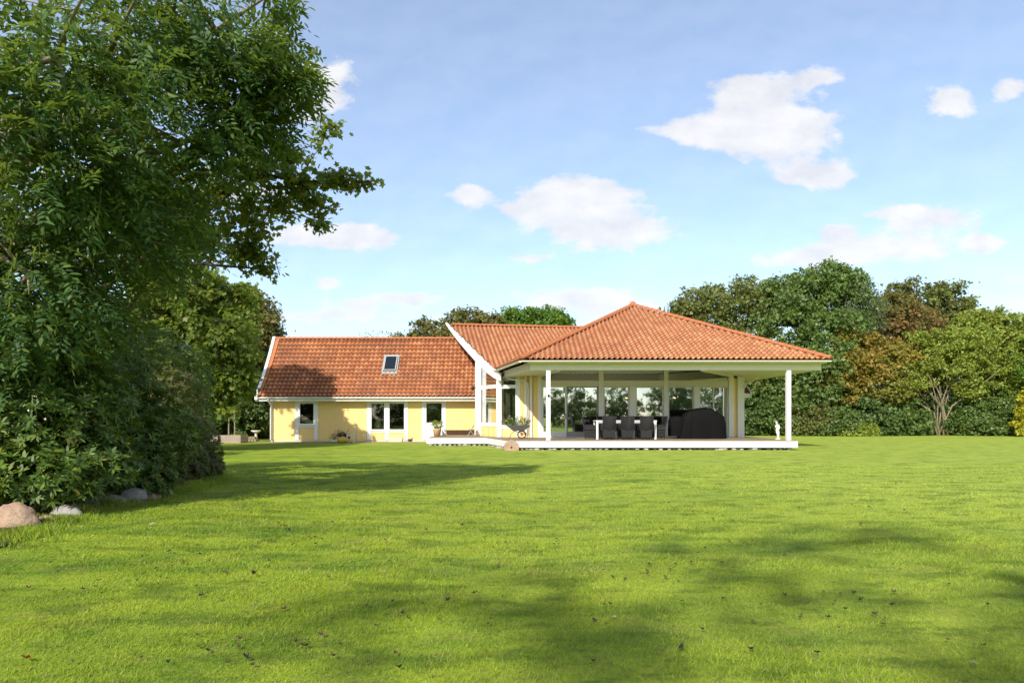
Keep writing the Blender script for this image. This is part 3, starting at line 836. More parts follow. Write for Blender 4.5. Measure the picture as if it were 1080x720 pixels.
caps("ridge_tiles", [tuple(R0 + Vector((.15, 0, .06))), tuple(R0 + rdir * 12 + Vector((0, 0, .06)))], M['ridge'], .13)
mb = MB()     # back slope
b0, b1 = R0, R0 + rdir * 12.5; bd = Vector((0, 5, -3.5))
mb.add([b0, b1, b1 + bd, b0 + Vector((1.5, 0, 0)) + bd], [(0, 1, 2, 3)])
hp(mb.build("roof_back", M['ridge']))
# gable board: from a pointed horn above the ridge down to the terrace gutter
H0 = Vector(at(471.3, 340.0, 42.6)); 
path = []; dn = []
pxs = [(471.5, 340.2, 42.9), (477.5, 345.3, 42.2), (484, 350.8, 41.2), (492.5, 359, 40.0), (500.5, 367, 38.8), (508, 374.8, 37.7), (515, 381.8, 36.7), (522, 388, 35.8), (528.3, 393.0, 34.95)]
for i, q in enumerate(pxs):
    path.append(at(*q)); dn.append([.10, .30, .48, .56, .60, .60, .56, .50, .42][i])
barge("barge_board", path, dn, .05, (-.09, -.04, 0))
mb = MB()     # underside of the raking overhang
for a, b, da, db in zip(path[1:-1], path[2:], dn[1:-1], dn[2:]):
    a = Vector(a) - Vector((0, 0, da * .62)); b = Vector(b) - Vector((0, 0, db * .62))
    mb.add([a, b, b + Vector((.75, .35, -.1)), a + Vector((.75, .35, -.1))], [(0, 1, 2, 3)])
hp(mb.build("rake_soffit", M['soffit']))
# small roof and gable at the far east end
EE = 39.0
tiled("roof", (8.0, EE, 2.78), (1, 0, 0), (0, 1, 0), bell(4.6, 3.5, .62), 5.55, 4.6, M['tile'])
path = []; dn = []
f2 = bell(4.6, 3.5, .62)
for k in range(11):
    d = 4.6 * k / 10
    path.append((13.6, EE - .06 + d, 2.78 + f2(d) + .12)); dn.append(.24)
barge("barge_board", path, dn, .05, (.06, 0, 0))
mb = MB().box(8.0, 13.62, EE - .02, EE + .02, 2.58, 2.80); mb.box(8.0, 13.6, EE + .022, EE + .6, 2.56, 2.60)
hp(mb.build("fascia", M['white']))
hp(MB().box(8.0, 13.2, EE + .55, EE + .75, .1, 2.6).build("wall", M['yellow']))
mb = MB(); gv = [(13.1, EE + .6, 2.5)] + [(13.1, EE + 4.6 * k / 10, 2.78 + f2(4.6 * k / 10) - .1) for k in range(2, 11)] + [(13.1, 47.8, 2.5)]
mb.prism(gv, (.15, 0, 0)); mb.box(13.1, 13.25, EE + .75, 47.7, .1, 2.5)
hp(mb.build("end_wall", M['yellow']))

# glazed gable wall  A -> B -> C,  angled wall C -> D
PA = Vector((X(504.5, 37.6), 37.6, 0)); PB = Vector((X(526.5, 35.4), 35.4, 0)); PC = Vector((X(550.5, 34.75), 34.75, 0)); PD = Vector((X(568.5, 34.5), 34.5, 0))
DECKZ = .42
def wpost(name, p, z1, w=.2, mat='white', z0=DECKZ, parent=None):
    return hp(MB().box(p[0] - w / 2, p[0] + w / 2, p[1] - w / 2, p[1] + w / 2, z0, z1).build(name, M[mat], bevel=.008), parent)
wpost("post", (X(504.6, 37.5), 37.5), 4.46, .33)
wpost("post", (X(526.6, 35.35), 35.35), 3.75, .24)
wpost("post", (X(546.8, 34.8), 34.8), 3.5, .17)
def gwin(P, Q, z0, zl, zr, name="window", fr=.05, glass='glass_clear'):
    """window between two plan points, bottom z0, top heights zl and zr"""
    P = Vector((P[0], P[1], 0)); Q = Vector((Q[0], Q[1], 0)); d = (Q - P).normalized(); nn_ = Vector((d.y, -d.x, 0))
    mb = MB()
    def quad(a, b, c, e, th0, th1): mb.prism([a + nn_ * th0, b + nn_ * th0, c + nn_ * th0, e + nn_ * th0], nn_ * (th1 - th0))
    z = Vector((0, 0, 1)); Lw = (Q - P).length
    quad(P + z * z0, P + d * fr + z * z0, P + d * fr + z * (zl + (zr - zl) * fr / Lw), P + z * zl, -.04, .04)
    quad(Q - d * fr + z * z0, Q + z * z0, Q + z * zr, Q - d * fr + z * (zr - (zr - zl) * fr / Lw), -.04, .04)
    i0, i1 = P + d * fr, Q - d * fr
    quad(i0 + z * z0, i1 + z * z0, i1 + z * (z0 + fr), i0 + z * (z0 + fr), -.037, .037)
    a1 = zl + (zr - zl) * fr / Lw; a2 = zr - (zr - zl) * fr / Lw
    quad(i0 + z * (a1 - fr * 1.2), i1 + z * (a2 - fr * 1.2), i1 + z * a2, i0 + z * a1, -.037, .037)
    w = hp(mb.build(name, M['white']))
    m2 = MB(); quad2 = [i0 + z * (z0 + fr), i1 + z * (z0 + fr), i1 + z * (a2 - fr * 1.2), i0 + z * (a1 - fr * 1.2)]
    m2.prism([q for q in quad2], nn_ * .006)
    hp(m2.build("pane", M[glass]), w)
    return w
a = (PA.x + .17, PA.y - .18); b = (PB.x - .10, PB.y + .1)
gwin(a, b, 1.10, 3.02, 3.02); gwin(a, b, 3.10, 4.25, 3.45)
c = (PB.x + .12, PB.y - .04); d_ = (X(545, 34.85), 34.85)
gwin(c, d_, .98, 2.98, 2.98); gwin(c, d_, 3.05, 3.5, 3.5)
mb = MB()
def wallseg(P, Q, z0, z1, th=.12, off=0.):
    P = Vector((P[0], P[1], 0)); Q = Vector((Q[0], Q[1], 0)); d = (Q - P).normalized(); nn_ = Vector((d.y, -d.x, 0)); z = Vector((0, 0, 1))
    P = P + nn_ * off; Q = Q + nn_ * off
    mb.prism([P + z * z0, Q + z * z0, Q + z * z1, P + z * z1], -nn_ * th)
wallseg(a, b, DECKZ - .1, .96); wallseg(c, d_, DECKZ - .1, .84)
hp(mb.build("wall", M['yellow']))
for q in ((a, b, .96, 1.09, .14, .02), (c, d_, .84, .97, .14, .02), (a, b, 3.022, 3.098, .1, .01), (c, d_, 2.982, 3.048, .1, .01)):
    mb = MB(); wallseg(*q); hp(mb.build("window_rail", M['white']))
mb = MB(); wallseg((X(548, 34.75), 34.75), (X(568, 34.45), 34.45), DECKZ - .1, 3.5, .15)
hp(mb.build("wall", M['yellow']))
wpost("trim_board", (X(554.5, 34.5), 34.55), 3.5, .10)
wpost("trim_board", (X(560, 34.5), 34.48), 3.5, .13)
# downpipe sweeping from the gutter corner to the angled wall
mb = MB().tube([(X(530, 35.3), 35.3, 3.55), at(538, 400, 35.0), at(552, 401, 34.4), at(556.5, 404, 34.35), at(557, 412, 34.38), (X(557, 34.38), 34.38, .5)], .035, 8)
hp(mb.build("downpipe", M['white'], smooth=True))

# --- terrace pavilion ----------------------------------------------
FZ = 3.90
FL = Vector((.37, 29.6, FZ)); FR_ = Vector((13.85, 29.6, FZ)); BL = Vector((-1.05, 36.6, FZ)); BR = Vector((14.2, 46.2, FZ)); AP = Vector((6.72, 38.0, 7.60))
BLb = Vector((-2.2, 46.2, FZ))
def facet(name, P, Q, mat):
    P = Vector(P); Q = Vector(Q); e = (Q - P).normalized(); g = Vector((-e.y, e.x, 0))
    if (AP - P).dot(g) < 0: g = -g
    run_ = (AP - P).dot(g); rise = AP.z - P.z
    def plane(c):    # vertical plane through corner c and the apex; outward = away from the facet's middle
        h = (AP - c); nn_ = Vector((-h.y, h.x, 0)).normalized(); m = (P + Q) / 2
        if (m - c).dot(nn_) > 0: nn_ = -nn_
        return (tuple(c), tuple(nn_))
    return tiled(name, tuple(P), tuple(e), tuple(g), lambda d: rise * d / run_, (Q - P).length, run_, mat, clips=[plane(P), plane(Q)], tw=.235, course=.33)
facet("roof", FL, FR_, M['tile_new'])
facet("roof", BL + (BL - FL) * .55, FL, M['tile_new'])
mb = MB(); mb.add([FR_, BR, AP], [(0, 1, 2)]); mb.add([BR, BLb, AP], [(0, 1, 2)])
hp(mb.build("roof_back", M['ridge']))
up = Vector((0, 0, .09))
caps("hip_tiles", [tuple(FL + up), tuple(AP + up)], M['ridge'], .14)
caps("hip_tiles", [tuple(FR_ + up), tuple(AP + up)], M['ridge'], .14)
hp(MB().lathe([(0, .30), (.10, .27), (.17, .16), (.22, .0), (.24, -.06)], tuple(AP), 12).build("apex_tile", M['ridge'], smooth=True))
# fascia beams and gutters
gutter("gutter", (FL.x + .02, FL.y + .0, FZ - .02), (FR_.x - .02, FR_.y, FZ - .02), M['cream'], .075)
gutter("gutter", (BL.x - .05, BL.y, FZ - .03), (FL.x - .0, FL.y + .05, FZ - .03), M['cream'], .075)
f0 = Vector((.78, 30.02, 0)); f1 = Vector((13.60, 30.02, 0)); f2_ = Vector((-.62, 36.4, 0))
mb = MB()
mb.beam((f0.x, 30.06, 3.66), (f1.x, 30.06, 3.66), .10, .33)
mb.beam((f1.x - .05, 30.12, 3.66), (f1.x - .05, 39, 3.66), .10, .326)
mb.beam((f0.x, 30.12, 3.66), (f2_.x, f2_.y, 3.66), .10, .326)
mb.beam((f0.x - .1, 29.85, 3.80), (f1.x + .1, 29.85, 3.80), .36, .05)       # upper lip under the tile edge
mb.box(.95, 13.45, 30.12, 30.155, 3.827, 3.96)
fas = hp(mb.build("fascia_beam", M['cream']))
# flat soffits left and right of the open middle
def flat(name, poly, z, mat, th=.03):
    return hp(MB().prism([(x, y, z) for x, y in poly], (0, 0, th)).build(name, M[mat]))
flat("soffit", [(8.45, 30.16), (13.5, 30.16), (13.5, 40), (11.7, 40), (11.7, 34.4), (11.1, 34.4)], 3.51, 'soffit')
flat("soffit", [(.84, 30.16), (2.05, 30.16), (1.35, 34.4), (1.0, 34.75), (-.3, 35.3), (-.5, 36.2)], 3.512, 'soffit')
flat("ceiling", [(.9, 30.16), (13.4, 30.16), (13.4, 39.2), (-.9, 39.2), (.2, 34.6)], 3.93, 'soffit')
for q0, q1 in (((11.1, 34.4, 3.66), (8.4, 30.13, 3.66)), ((1.32, 34.4, 3.66), (2.05, 30.13, 3.66))):
    hp(MB().beam(q0, q1, .16, .42).build("ceiling_beam", M['cream']))
# front posts
for px in (578.2, 831.3):
    x = X(px, 30.08)
    p = wpost("post", (x, 30.08), 3.5, .19, z0=.0)
    hp(MB().lathe([(0, .05), (.045, .045), (.05, 0), (.045, -.045), (0, -.05)], (x + (0.01 if px < 700 else .11), 29.95 if px < 700 else 30.05, Z(417 if px < 700 else 421, 30)), 10).build("socket", M['black']), p)
# garden wall of the pavilion
GY = 34.5
for px0, px1 in ((567.4, 571.2), (631.3, 636.2), (699.8, 704.4), (767.8, 773.2)):
    wpost("post", ((X(px0, GY) + X(px1, GY)) / 2, GY), 3.94 if px0 > 580 else 3.6, X(px1, GY) - X(px0, GY))
zt, zb_, zs = Z(407.5, GY), Z(454.5, GY), DECKZ
mb = MB().box(X(571.3, GY), X(767.7, GY), GY - .07, GY + .07, zt + .01, zt + .30)
mb.box(X(571.3, GY), X(767.7, GY), GY - .05, GY + .07, 3.86, 3.93)
hp(mb.build("lintel", M['cream']))
mb = MB()
for a_, b_ in ((571.3, 631.2), (636.3, 699.7), (704.5, 767.7)):
    mb.box(X(a_, GY), X(b_, GY), GY + .0, GY + .008, zt + .31, 3.855)
hp(mb.build("transom_pane", M['glass_clear']))
for a_, b_ in ((663.9, 670.2), (731.7, 737.2)):
    hp(MB().box(X(a_, GY), X(b_, GY), GY - .09, GY + .09, zs, zt + .005).build("mullion", M['white']))
for a_, b_, gk in ((636.4, 663.8, 'glass'), (670.3, 699.7, 'glass'), (704.5, 731.6, 'glass'), (737.3, 767.7, 'glass_clear')):
    x0, x1 = X(a_, GY), X(b_, GY)
    window((x0, x1, zb_ - .06, zt), GY, .06, glass=gk, sill=True, fmat='cream', mull=(1 if a_ > 737 else 0))
    hp(MB().box(x0, x1, GY - .03, GY + .08, zs - .02, zb_ - .11).build("sill_panel", M['cream']))
# sliding doors: one white leaf, one grey leaf standing a little behind
def sdoor(a_, b_, y, mat, fr=.08):
    x0, x1 = X(a_, y), X(b_, y); mb = MB()
    z0, z1 = zs + .03, zt + .02
    mb.box(x0, x0 + fr, y - .03, y + .03, z0, z1); mb.box(x1 - fr, x1, y - .03, y + .03, z0, z1)
    mb.box(x0 + fr, x1 - fr, y - .03, y + .03, z0, z0 + .26); mb.box(x0 + fr, x1 - fr, y - .03, y + .03, z1 - .07, z1)
    w = hp(mb.build("sliding_door", M[mat]))
    hp(MB().box(x0 + fr, x1 - fr, y - .003, y + .003, z0 + .26, z1 - .07).build("pane", M['glass']), w)
    hp(MB().box(x1 - fr * .7, x1 - fr * .3, y - .06, y - .031, 1.35, 1.62).build("handle", M['black']), w)
sdoor(571.4, 597.5, GY - .02, 'white'); sdoor(596.8, 631.2, GY + .06, 'metalgrey', .09)
hp(MB().box(X(571.3, GY), X(631.2, GY), GY - .14, GY + .1, zs - .01, zs + .028).build("threshold", M['cream']))
# east corner: short yellow return and white corner board
mb = MB().prism([(X(773.2, GY), GY, zs - .1), (X(778, GY), GY + .1, zs - .1), (X(778, GY), GY + .3, zs - .1), (X(773.2, GY), GY + .3, zs - .1)], (0, 0, 3.1))
mb.box(11.42, 11.6, GY + .35, 39.4, zs - .1, 3.5)
hp(mb.build("wall", M['yellow']))
hp(MB().box(X(778, GY), X(785, GY), GY - .02, GY + .32, zs - .02, 3.51).build("corner_board", M['white'], bevel=.008))
mb = MB().tube([at(799.5, 397.5, 33.4), at(786, 404.5, 34.3), at(785.4, 409, 34.4)], .05, 8)
hp(mb.build("downpipe", M['white'], smooth=True))
# rooms behind the glass
mb = MB()
mb.box(-1.0, 11.4, 39.0, 39.1, .3, 3.9); mb.box(.8, 11.4, GY + .12, 39, .38, .42); mb.box(.8, 11.4, GY + .12, 39, 3.3, 3.33); mb.box(11.3, 11.4, GY + .35, 39, .4, 3.3)
hp(mb.build("room_lining", M['intwall']))
mb = MB().box(-1.5, -.35, 38.3, 38.4, .4, 3.6); hp(mb.build("inner_wall", M['intyellow']))
# wall lamp on the raked corner post
lx, ly, lz = at(498.8, 409, 37.25)
wl_ = hp(MB().lathe([(0, .10), (.06, .09), (.09, 0), (.05, -.12), (0, -.13)], (lx, ly, lz), 10).build("wall_lamp", M['black'], smooth=True))
hp(MB().beam((lx, ly, lz), (lx + .17, ly + .12, lz + .04), .04, .04).build("bracket", M['black']), wl_)
# dark cellar vent boards under the wing wall by the deck
mb = MB()
for k in range(5): mb.box(X(471, WY), X(500, WY), WY - .05, WY - .003, .44 + k * .055, .44 + k * .055 + .045)
hp(mb.build("vent_boards", M['brownwood']))

# ceiling spot lamps under the pavilion
for i, px in enumerate((610, 668, 721)):
    x, y_ = X(px, 33.3), 33.3
    o = MB().lathe([(.0, -.03), (.09, -.03), (.11, 0)], (x, y_, 3.93), 12).build("spot_lamp", M['white'])
    hp(o)

# ------------------------------------------------------------------ terrace deck
def m_deck():
    t = NT("deck_boards"); p = t.pos()
    s = t.N("ShaderNodeSeparateXYZ", {"Vector": p})
    fr_ = t.math('FRACT', t.math('MULTIPLY', s.outputs[1], 7.2)); g = t.math('LESS_THAN', fr_, .1)
    n = t.noise(t.scaled(p, (.4, 3, 1)), 6, 6, .6)
    c = t.mix(n, (.17, .12, .085), (.33, .26, .19)); c = t.mix(g, c, (.03, .02, .015))
    return t.done(c, .6, t.bump(t.math('SUBTRACT', 1., g), .5, .01), .35)
M['deck'] = m_deck()
DP = [(-.08, 29.52), (12.33, 29.52), (12.33, 40.5), (11.2, 40.5), (11.2, 34.6), (.8, 34.6), (-1.5, 37.6), (-1.5, 39.7), (-4.25, 39.7), (-4.25, 34.25), (-1.23, 34.25)]
deck = empty("terrace_deck", (4, 32, 0), "low wooden terrace of brown boards with a white edge board", "deck")
DINV = Matrix.Translation((-4, -32, 0))
def dp(o): o.parent = deck; o.matrix_parent_inverse = DINV; return o
dp(MB().prism([(x, y, DECKZ - .035) for x, y in DP], (0, 0, .035)).build("boards", M['deck']))
mb = MB()
def edge(a, b, z0=.115, z1=DECKZ - .037):
    a = Vector((*a, 0)); b = Vector((*b, 0)); h = (z1 - z0) / 2
    for (q0, q1) in ((z0, z0 + h - .004), (z0 + h + .004, z1)):
        mb.beam(a + Vector((0, 0, (q0 + q1) / 2)), b + Vector((0, 0, (q0 + q1) / 2)), .035, q1 - q0)
edge((-4.25, 34.23), (-1.23, 34.23)); edge((-1.235, 34.2), (-.09, 29.52)); edge((-.06, 29.50), (12.34, 29.50)); edge((12.35, 29.53), (12.35, 40.4)); edge((-4.27, 34.26), (-4.27, 39.7))
dp(mb.build("edge_board", M['white']))
for x, y in [(x, 29.95) for x in np.arange(.6, 12.2, 1.25)] + [(x, 34.45) for x in (-3.9, -2.9, -1.9)]:
    dp(MB().box(x - .05, x + .05, y - .05, y + .05, -.05, DECKZ - .04).build("support", M['brownwood']))
for x in np.arange(1.2, 12.2, 2.5): dp(MB().box(x - .03, x + .03, 29.6, 34.4, .24, DECKZ - .04).build("joist", M['brownwood']))
# gravel strip and bed soil
hpth = tag(MB().prism([(-14.6, 38.9, .006), (-4.3, 38.9, .006), (-4.3, 39.85, .006), (-14.6, 39.85, .006)], (0, 0, .02)).build("path", m_paint("path_stone", (.33, .27, .20), .9, .4, 4, .6, .2)), kind="structure")

BEDX = [(-5.15, 6.6), (-5.35, 7.6), (-5.85, 9.2), (-6.25, 10.6), (-6.15, 11.8), (-6.05, 13.2), (-6.3, 15.0), (-7.2, 16.6), (-9.6, 20), (-12.6, 27), (-15.0, 34), (-17.0, 42)]
def build_bed():
    V = []; Fc = []
    for (x, y) in BEDX:
        for k in range(14):
            t = k / 13; xx = x - t * t * 26 - t * 2
            V.append((xx, y, float(g_h(xx, y)) + .012 + .05 * min(1, t * 14) + .03 * math.sin(xx * 3) * math.sin(y * 2.3) * min(1, t * 9)))
    for j in range(len(BEDX) - 1):
        for k in range(13): a = j * 14 + k; Fc.append((a, a + 14, a + 15, a + 1))
    t = NT("leaf_litter_soil"); p = t.pos(); n = t.noise(p, 14, 7, .7); n2 = t.noise(p, 2.5, 4)
    m = t.done(t.mix(t.ramp(n, [(.35, (0, 0, 0)), (.68, (1, 1, 1))]), (.028, .02, .012), t.mix(n2, (.13, .08, .04), (.10, .11, .03))), .95, t.bump(n, 1., .05), .1)
    tag(npmesh("flower_bed", V, Fc, m, smooth=True), kind="structure")
build_bed()

def bed_edge_x(y): 
    a = np.array(BEDX); return np.interp(y, a[:, 1], a[:, 0])

# rough unmown grass and low plants along the bed edge
def edge_growth():
    rg = np.random.default_rng(5); N = 15000
    y = rg.uniform(7.0, 17.5, N); x = bed_edge_x(y) + rg.normal(-.12, .16, N) + .08 * np.sin(y * 5)
    k = N; z = g_h(x, y) + .005; h = .10 * rg.uniform(.4, 1.4, k) * (.6 + .5 * np.sin(y * 3.1)**2); a = rg.uniform(0, 2 * np.pi, k); w = .006 * rg.uniform(.6, 1.6, k)
    lean = rg.normal(0, .45, (k, 2)) * h[:, None]
    V = np.stack([np.stack([x - w * np.cos(a), y - w * np.sin(a), z], 1), np.stack([x + w * np.cos(a), y + w * np.sin(a), z], 1), np.stack([x + lean[:, 0], y + lean[:, 1], z + h], 1)], 1).reshape(-1, 3)
    tag(npmesh("edge_grass", V, np.arange(len(V)).reshape(-1, 3), M['blade']), "longer unmown grass along the edge of the shrub bed", "grass", kind="stuff")
edge_growth()

# ------------------------------------------------------------------ boulders
def rock(name, loc, s, seed, mat, sub=4, rough=.15):
    rg = random.Random(seed); bm = bmesh.new()
    bmesh.ops.create_icosphere(bm, subdivisions=sub, radius=1)
    o = [rg.uniform(0, 9) for _ in range(4)]
    for v_ in bm.verts:
        c = v_.co
        f = 1 + rough * (math.sin(c.x * 2.1 + o[0]) + math.sin(c.y * 2.6 + o[1]) * .8 + math.sin(c.z * 2.9 + o[2]) * .7) + rough * .3 * (math.sin(c.x * 7 + o[3]) * math.sin(c.y * 6 + o[0]) + math.sin(c.z * 8 + o[1])) + rough * .16 * (math.sin(c.x * 17 + o[2]) * math.sin(c.y * 19 + o[3]) + math.sin(c.z * 21 + c.x * 9))
        v_.co = Vector((c.x * s[0] * f, c.y * s[1] * f, max(c.z, -.55) * s[2] * f))
    me = bpy.data.meshes.new(name)
    for f_ in bm.faces: f_.smooth = True
    bm.to_mesh(me); bm.free(); me.materials.append(mat)
    o_ = link(name, me); o_.location = loc; o_.rotation_euler = (0, 0, rg.uniform(0, 6)) if sub < 3 else (0, 0, 0)
    return o_
def m_stone(name, a, b, c):
    t = NT(name); p = t.coord(); n = t.noise(p, 3, 7, .65); n2 = t.noise(p, 26, 5, .6)
    col = t.mix(t.ramp(n, [(.35, (0, 0, 0)), (.7, (1, 1, 1))]), a, b); col = t.mix(t.math('MULTIPLY', t.ramp(n2, [(.5, (0, 0, 0)), (.7, (1, 1, 1))]), .5), col, c)
    return t.done(col, .85, t.bump(t.math('ADD', n, n2), .6, .03), .25)
MS1 = m_stone("pinkish_granite", (.30, .19, .13), (.42, .30, .21), (.12, .09, .07))
MS2 = m_stone("grey_granite", (.22, .21, .19), (.38, .36, .33), (.11, .12, .09))
MS3 = m_stone("pale_cobble", (.28, .25, .21), (.46, .42, .36), (.14, .12, .09))
for i, (px, py, rx, rz_, lab, mt) in enumerate([
    (103, 536, 4, 4, "tiny pale stone in front of the narrow upright one", MS3), (128, 533, 4, 4, "tiny brown stone between the dull grey and the wedge shaped rock", MS1), (166, 526, 4, 4, "tiny pale pebble before the last grey stone of the bed edge", MS3),
    (19, 559, 21, 27, "large pinkish boulder at the front corner of the shrub bed", MS1),
    (47, 553, 8, 8, "small brown stone between the large pink boulder and the grey one", MS1),
    (73, 547, 13, 14, "grey rounded boulder next to the large pinkish one", MS2),
    (95, 535, 7, 10, "narrow upright stone half sunk under the rhododendron", MS2),
    (117, 532, 12, 9, "flat dull grey rock in the bed edge beside long grass", MS2),
    (140, 529, 13, 11, "pale grey wedge shaped rock, broadest of the middle stones", MS2),
    (158, 527, 6, 8, "small pinkish stone right beside the pale wedge shaped rock", MS1),
    (174, 523, 7, 7, "small grey stone at the far end of the bed edge", MS2)]):
    Y = 972 / (py - HY); s = Y / F0
    x = X(px, Y)
    rock("boulder", (x, Y, float(g_h(x, Y)) + rz_ * s * .24), (rx * s, rx * s * .8, rz_ * s * .72), 20 + i, mt)
    tag(bpy.data.objects[-1] if False else COL.objects[-1], lab, "boulder", "boulders along the edge of the shrub bed")
# cobbles under the terrace edge
proto = None
rg = random.Random(3)
px = 550.0; i = 0
spots = []
while px < 826:
    spots.append((px, 29.62 + rg.uniform(-.05, .12))); px += rg.choice([4.2, 5, 6.5, 9, 5.5])
for q in np.linspace(0.1, .9, 9): spots.append((None, (-.05 - 1.2 * q, 29.55 + 4.7 * q)))
for q in np.linspace(-4.1, -1.4, 12): spots.append((None, (q, 34.3)))
protos = []
for k in range(5):
    protos.append(rock("cobble", (0, 0, 0), (.095 + .02 * (k % 3), .09, .062 + .01 * (k % 2)), 60 + k, MS3, sub=2))
for j, sp in enumerate(spots):
    if sp[0] is None: x, y = sp[1]
    else: y = sp[1]; x = X(sp[0], y)
    if j < 5: o = protos[j]
    else: o = protos[j % 5].copy(); COL.objects.link(o)
    o.location = (x, y, .035); s = rg.uniform(.7, 1.35); o.scale = (s, s, s * rg.uniform(.8, 1.1)); o.rotation_euler = (0, 0, rg.uniform(0, 6))
    tag(o, "small pale rounded cobble lying in the row under the terrace edge", "cobble", "cobbles under the terrace edge")
# old millstone
bm_ = MB(); n = 32; vs_ = []; 
for y_ in (-.05, .05):
    for r_ in (.33, .045):
        for k in range(n):
            a = 2 * math.pi * k / n; rr = r_ * (1 + .015 * math.sin(5 * a)); vs_.append((rr * math.cos(a), y_, rr * math.sin(a)))
fs = []
for k in range(n):
    k2 = (k + 1) % n
    fs += [(k, k2, n + k2, n + k), (2 * n + k, 3 * n + k, 3 * n + k2, 2 * n + k2), (k, 2 * n + k, 2 * n + k2, k2), (n + k, n + k2, 3 * n + k2, 3 * n + k)]
bm_.add(vs_, fs)
o = bm_.build("millstone", MS1, bevel=.008); o.location = (-.02, 29.2, .12); o.rotation_euler = (R(-12), 0, 0)
tag(o, "round brown millstone with a centre hole leaning on the white terrace edge", "millstone")

# ------------------------------------------------------------------ furniture on the terrace
def wicker_chair(name="wicker_chair"):
    r = empty(name, (0, 0, 0))
    mb = MB()       # woven skirt and seat, faces +y
    mb.add([(-.25, -.24, .07), (.25, -.24, .07), (.25, .26, .07), (-.25, .26, .07), (-.28, -.27, .44), (.28, -.27, .44), (.28, .28, .44), (-.28, .28, .44)],
           [(0, 1, 5, 4), (1, 2, 6, 5), (2, 3, 7, 6), (3, 0, 4, 7), (4, 5, 6, 7), (0, 3, 2, 1)])
    mb.build("seat", M['wicker'], r, bevel=.015)
    mb = MB(); nseg = 8
    for k in range(nseg):    # tall back, slightly hollow and leaning
        def row(t):
            z = .40 + .66 * t; y = -.27 - .14 * t - .03 * math.sin(math.pi * t); w = .28 + .035 * t
            return z, y, w
        z0, y0, w0 = row(k / nseg); z1, y1, w1_ = row((k + 1) / nseg)
        vs_ = []
        for (z, y, w) in ((z0, y0, w0), (z1, y1, w1_)):
            for i in range(5):
                u_ = -1 + .5 * i; vs_.append((u_ * w, y + .05 * u_ * u_, z))
            for i in range(5):
                u_ = 1 - .5 * i; vs_.append((u_ * w, y + .05 * u_ * u_ + .055, z))
        mb.add(vs_, [(i, (i + 1) % 10, 10 + (i + 1) % 10, 10 + i) for i in range(10)] + ([tuple(range(10, 20))] if k == nseg - 1 else []))
    mb.build("backrest", M['wicker'], r, smooth=False)
    for s in (-1, 1):
        mb = MB(); mb.box(min(s * .27, s * .33), max(s * .27, s * .33), -.28, .24, .60, .655); mb.box(min(s * .275, s * .325), max(s * .275, s * .325), .18, .24, .40, .60)
        mb.box(min(s * .282, s * .318), max(s * .282, s * .318), -.26, .18, .42, .60)
        mb.build("armrest", M['wicker'], r, bevel=.01)
        for yy in (-.22, .23):
            MB().box(s * .23 - .018, s * .23 + .018, yy - .018, yy + .018, 0, .075).build("leg", M['black'], r)
    return r
ch = wicker_chair()
TX0, TX1 = X(628.6, 31.3), X(691.8, 31.3)
TY0, TY1 = 31.2, 32.25
lst = []
for k, px in enumerate((641.3, 661.0, 680.4)):
    lst.append((X(px, 31.05), 31.02, 0, ["black wicker armchair nearest the sliding door along the garden side of the table",
        "black wicker armchair in the middle of the three with backs to the lawn", "black wicker armchair next to the table end by the covered grill, back to the lawn"][k]))
for k, px in enumerate((641, 661, 681)):
    lst.append((X(px, 31.3) + .05, 32.6, 180, ["black wicker armchair on the house side of the table nearest the sliding door",
        "black wicker armchair in the middle of the house side of the table", "black wicker armchair on the house side nearest the covered grill"][k]))
lst.append((TX0 - .22, 31.75, -90, "black wicker armchair at the table end by the sliding door"))
lst.append((TX1 + .20, 31.75, 90, "black wicker armchair at the table end facing away from the covered grill"))
for k, (x, y, a, lab) in enumerate(lst):
    o = ch if k == 0 else copy_tree(ch)
    o.location = (x, y, DECKZ); o.rotation_euler = (0, 0, R(a + [2, -3, 1.5, 4, -2, 3, -9, 6][k])); tag(o, lab, "chair", "wicker chairs round the terrace table")
tb = empty("dining_table", (0, 0, 0), "white framed long dining table under the terrace roof", "table")
MB().box(TX0 - .02, TX1 + .02, TY0 - .02, TY1 + .02, 1.245, 1.285).build("table_top", M['white'], tb, bevel=.006)
for x in (TX0 + .045, TX1 - .045):
    for y in (TY0 + .03, TY1 - .03): MB().box(x - .045, x + .045, y - .045, y + .045, DECKZ, 1.243).build("leg", M['white'], tb)
MB().box(TX0 + .1, TX1 - .1, TY0 + .03, TY0 + .06, 1.17, 1.243).build("apron", M['white'], tb)
mb = MB().lathe([(0, 0), (.05, 0), (.055, .03), (.03, .10), (.035, .16), (0, .16)], (X(658, 31.7), 31.7, 1.286), 10)
tag(mb.build("candle_jar", M['white'], smooth=True), "small white jar standing on the terrace dining table", "jar")

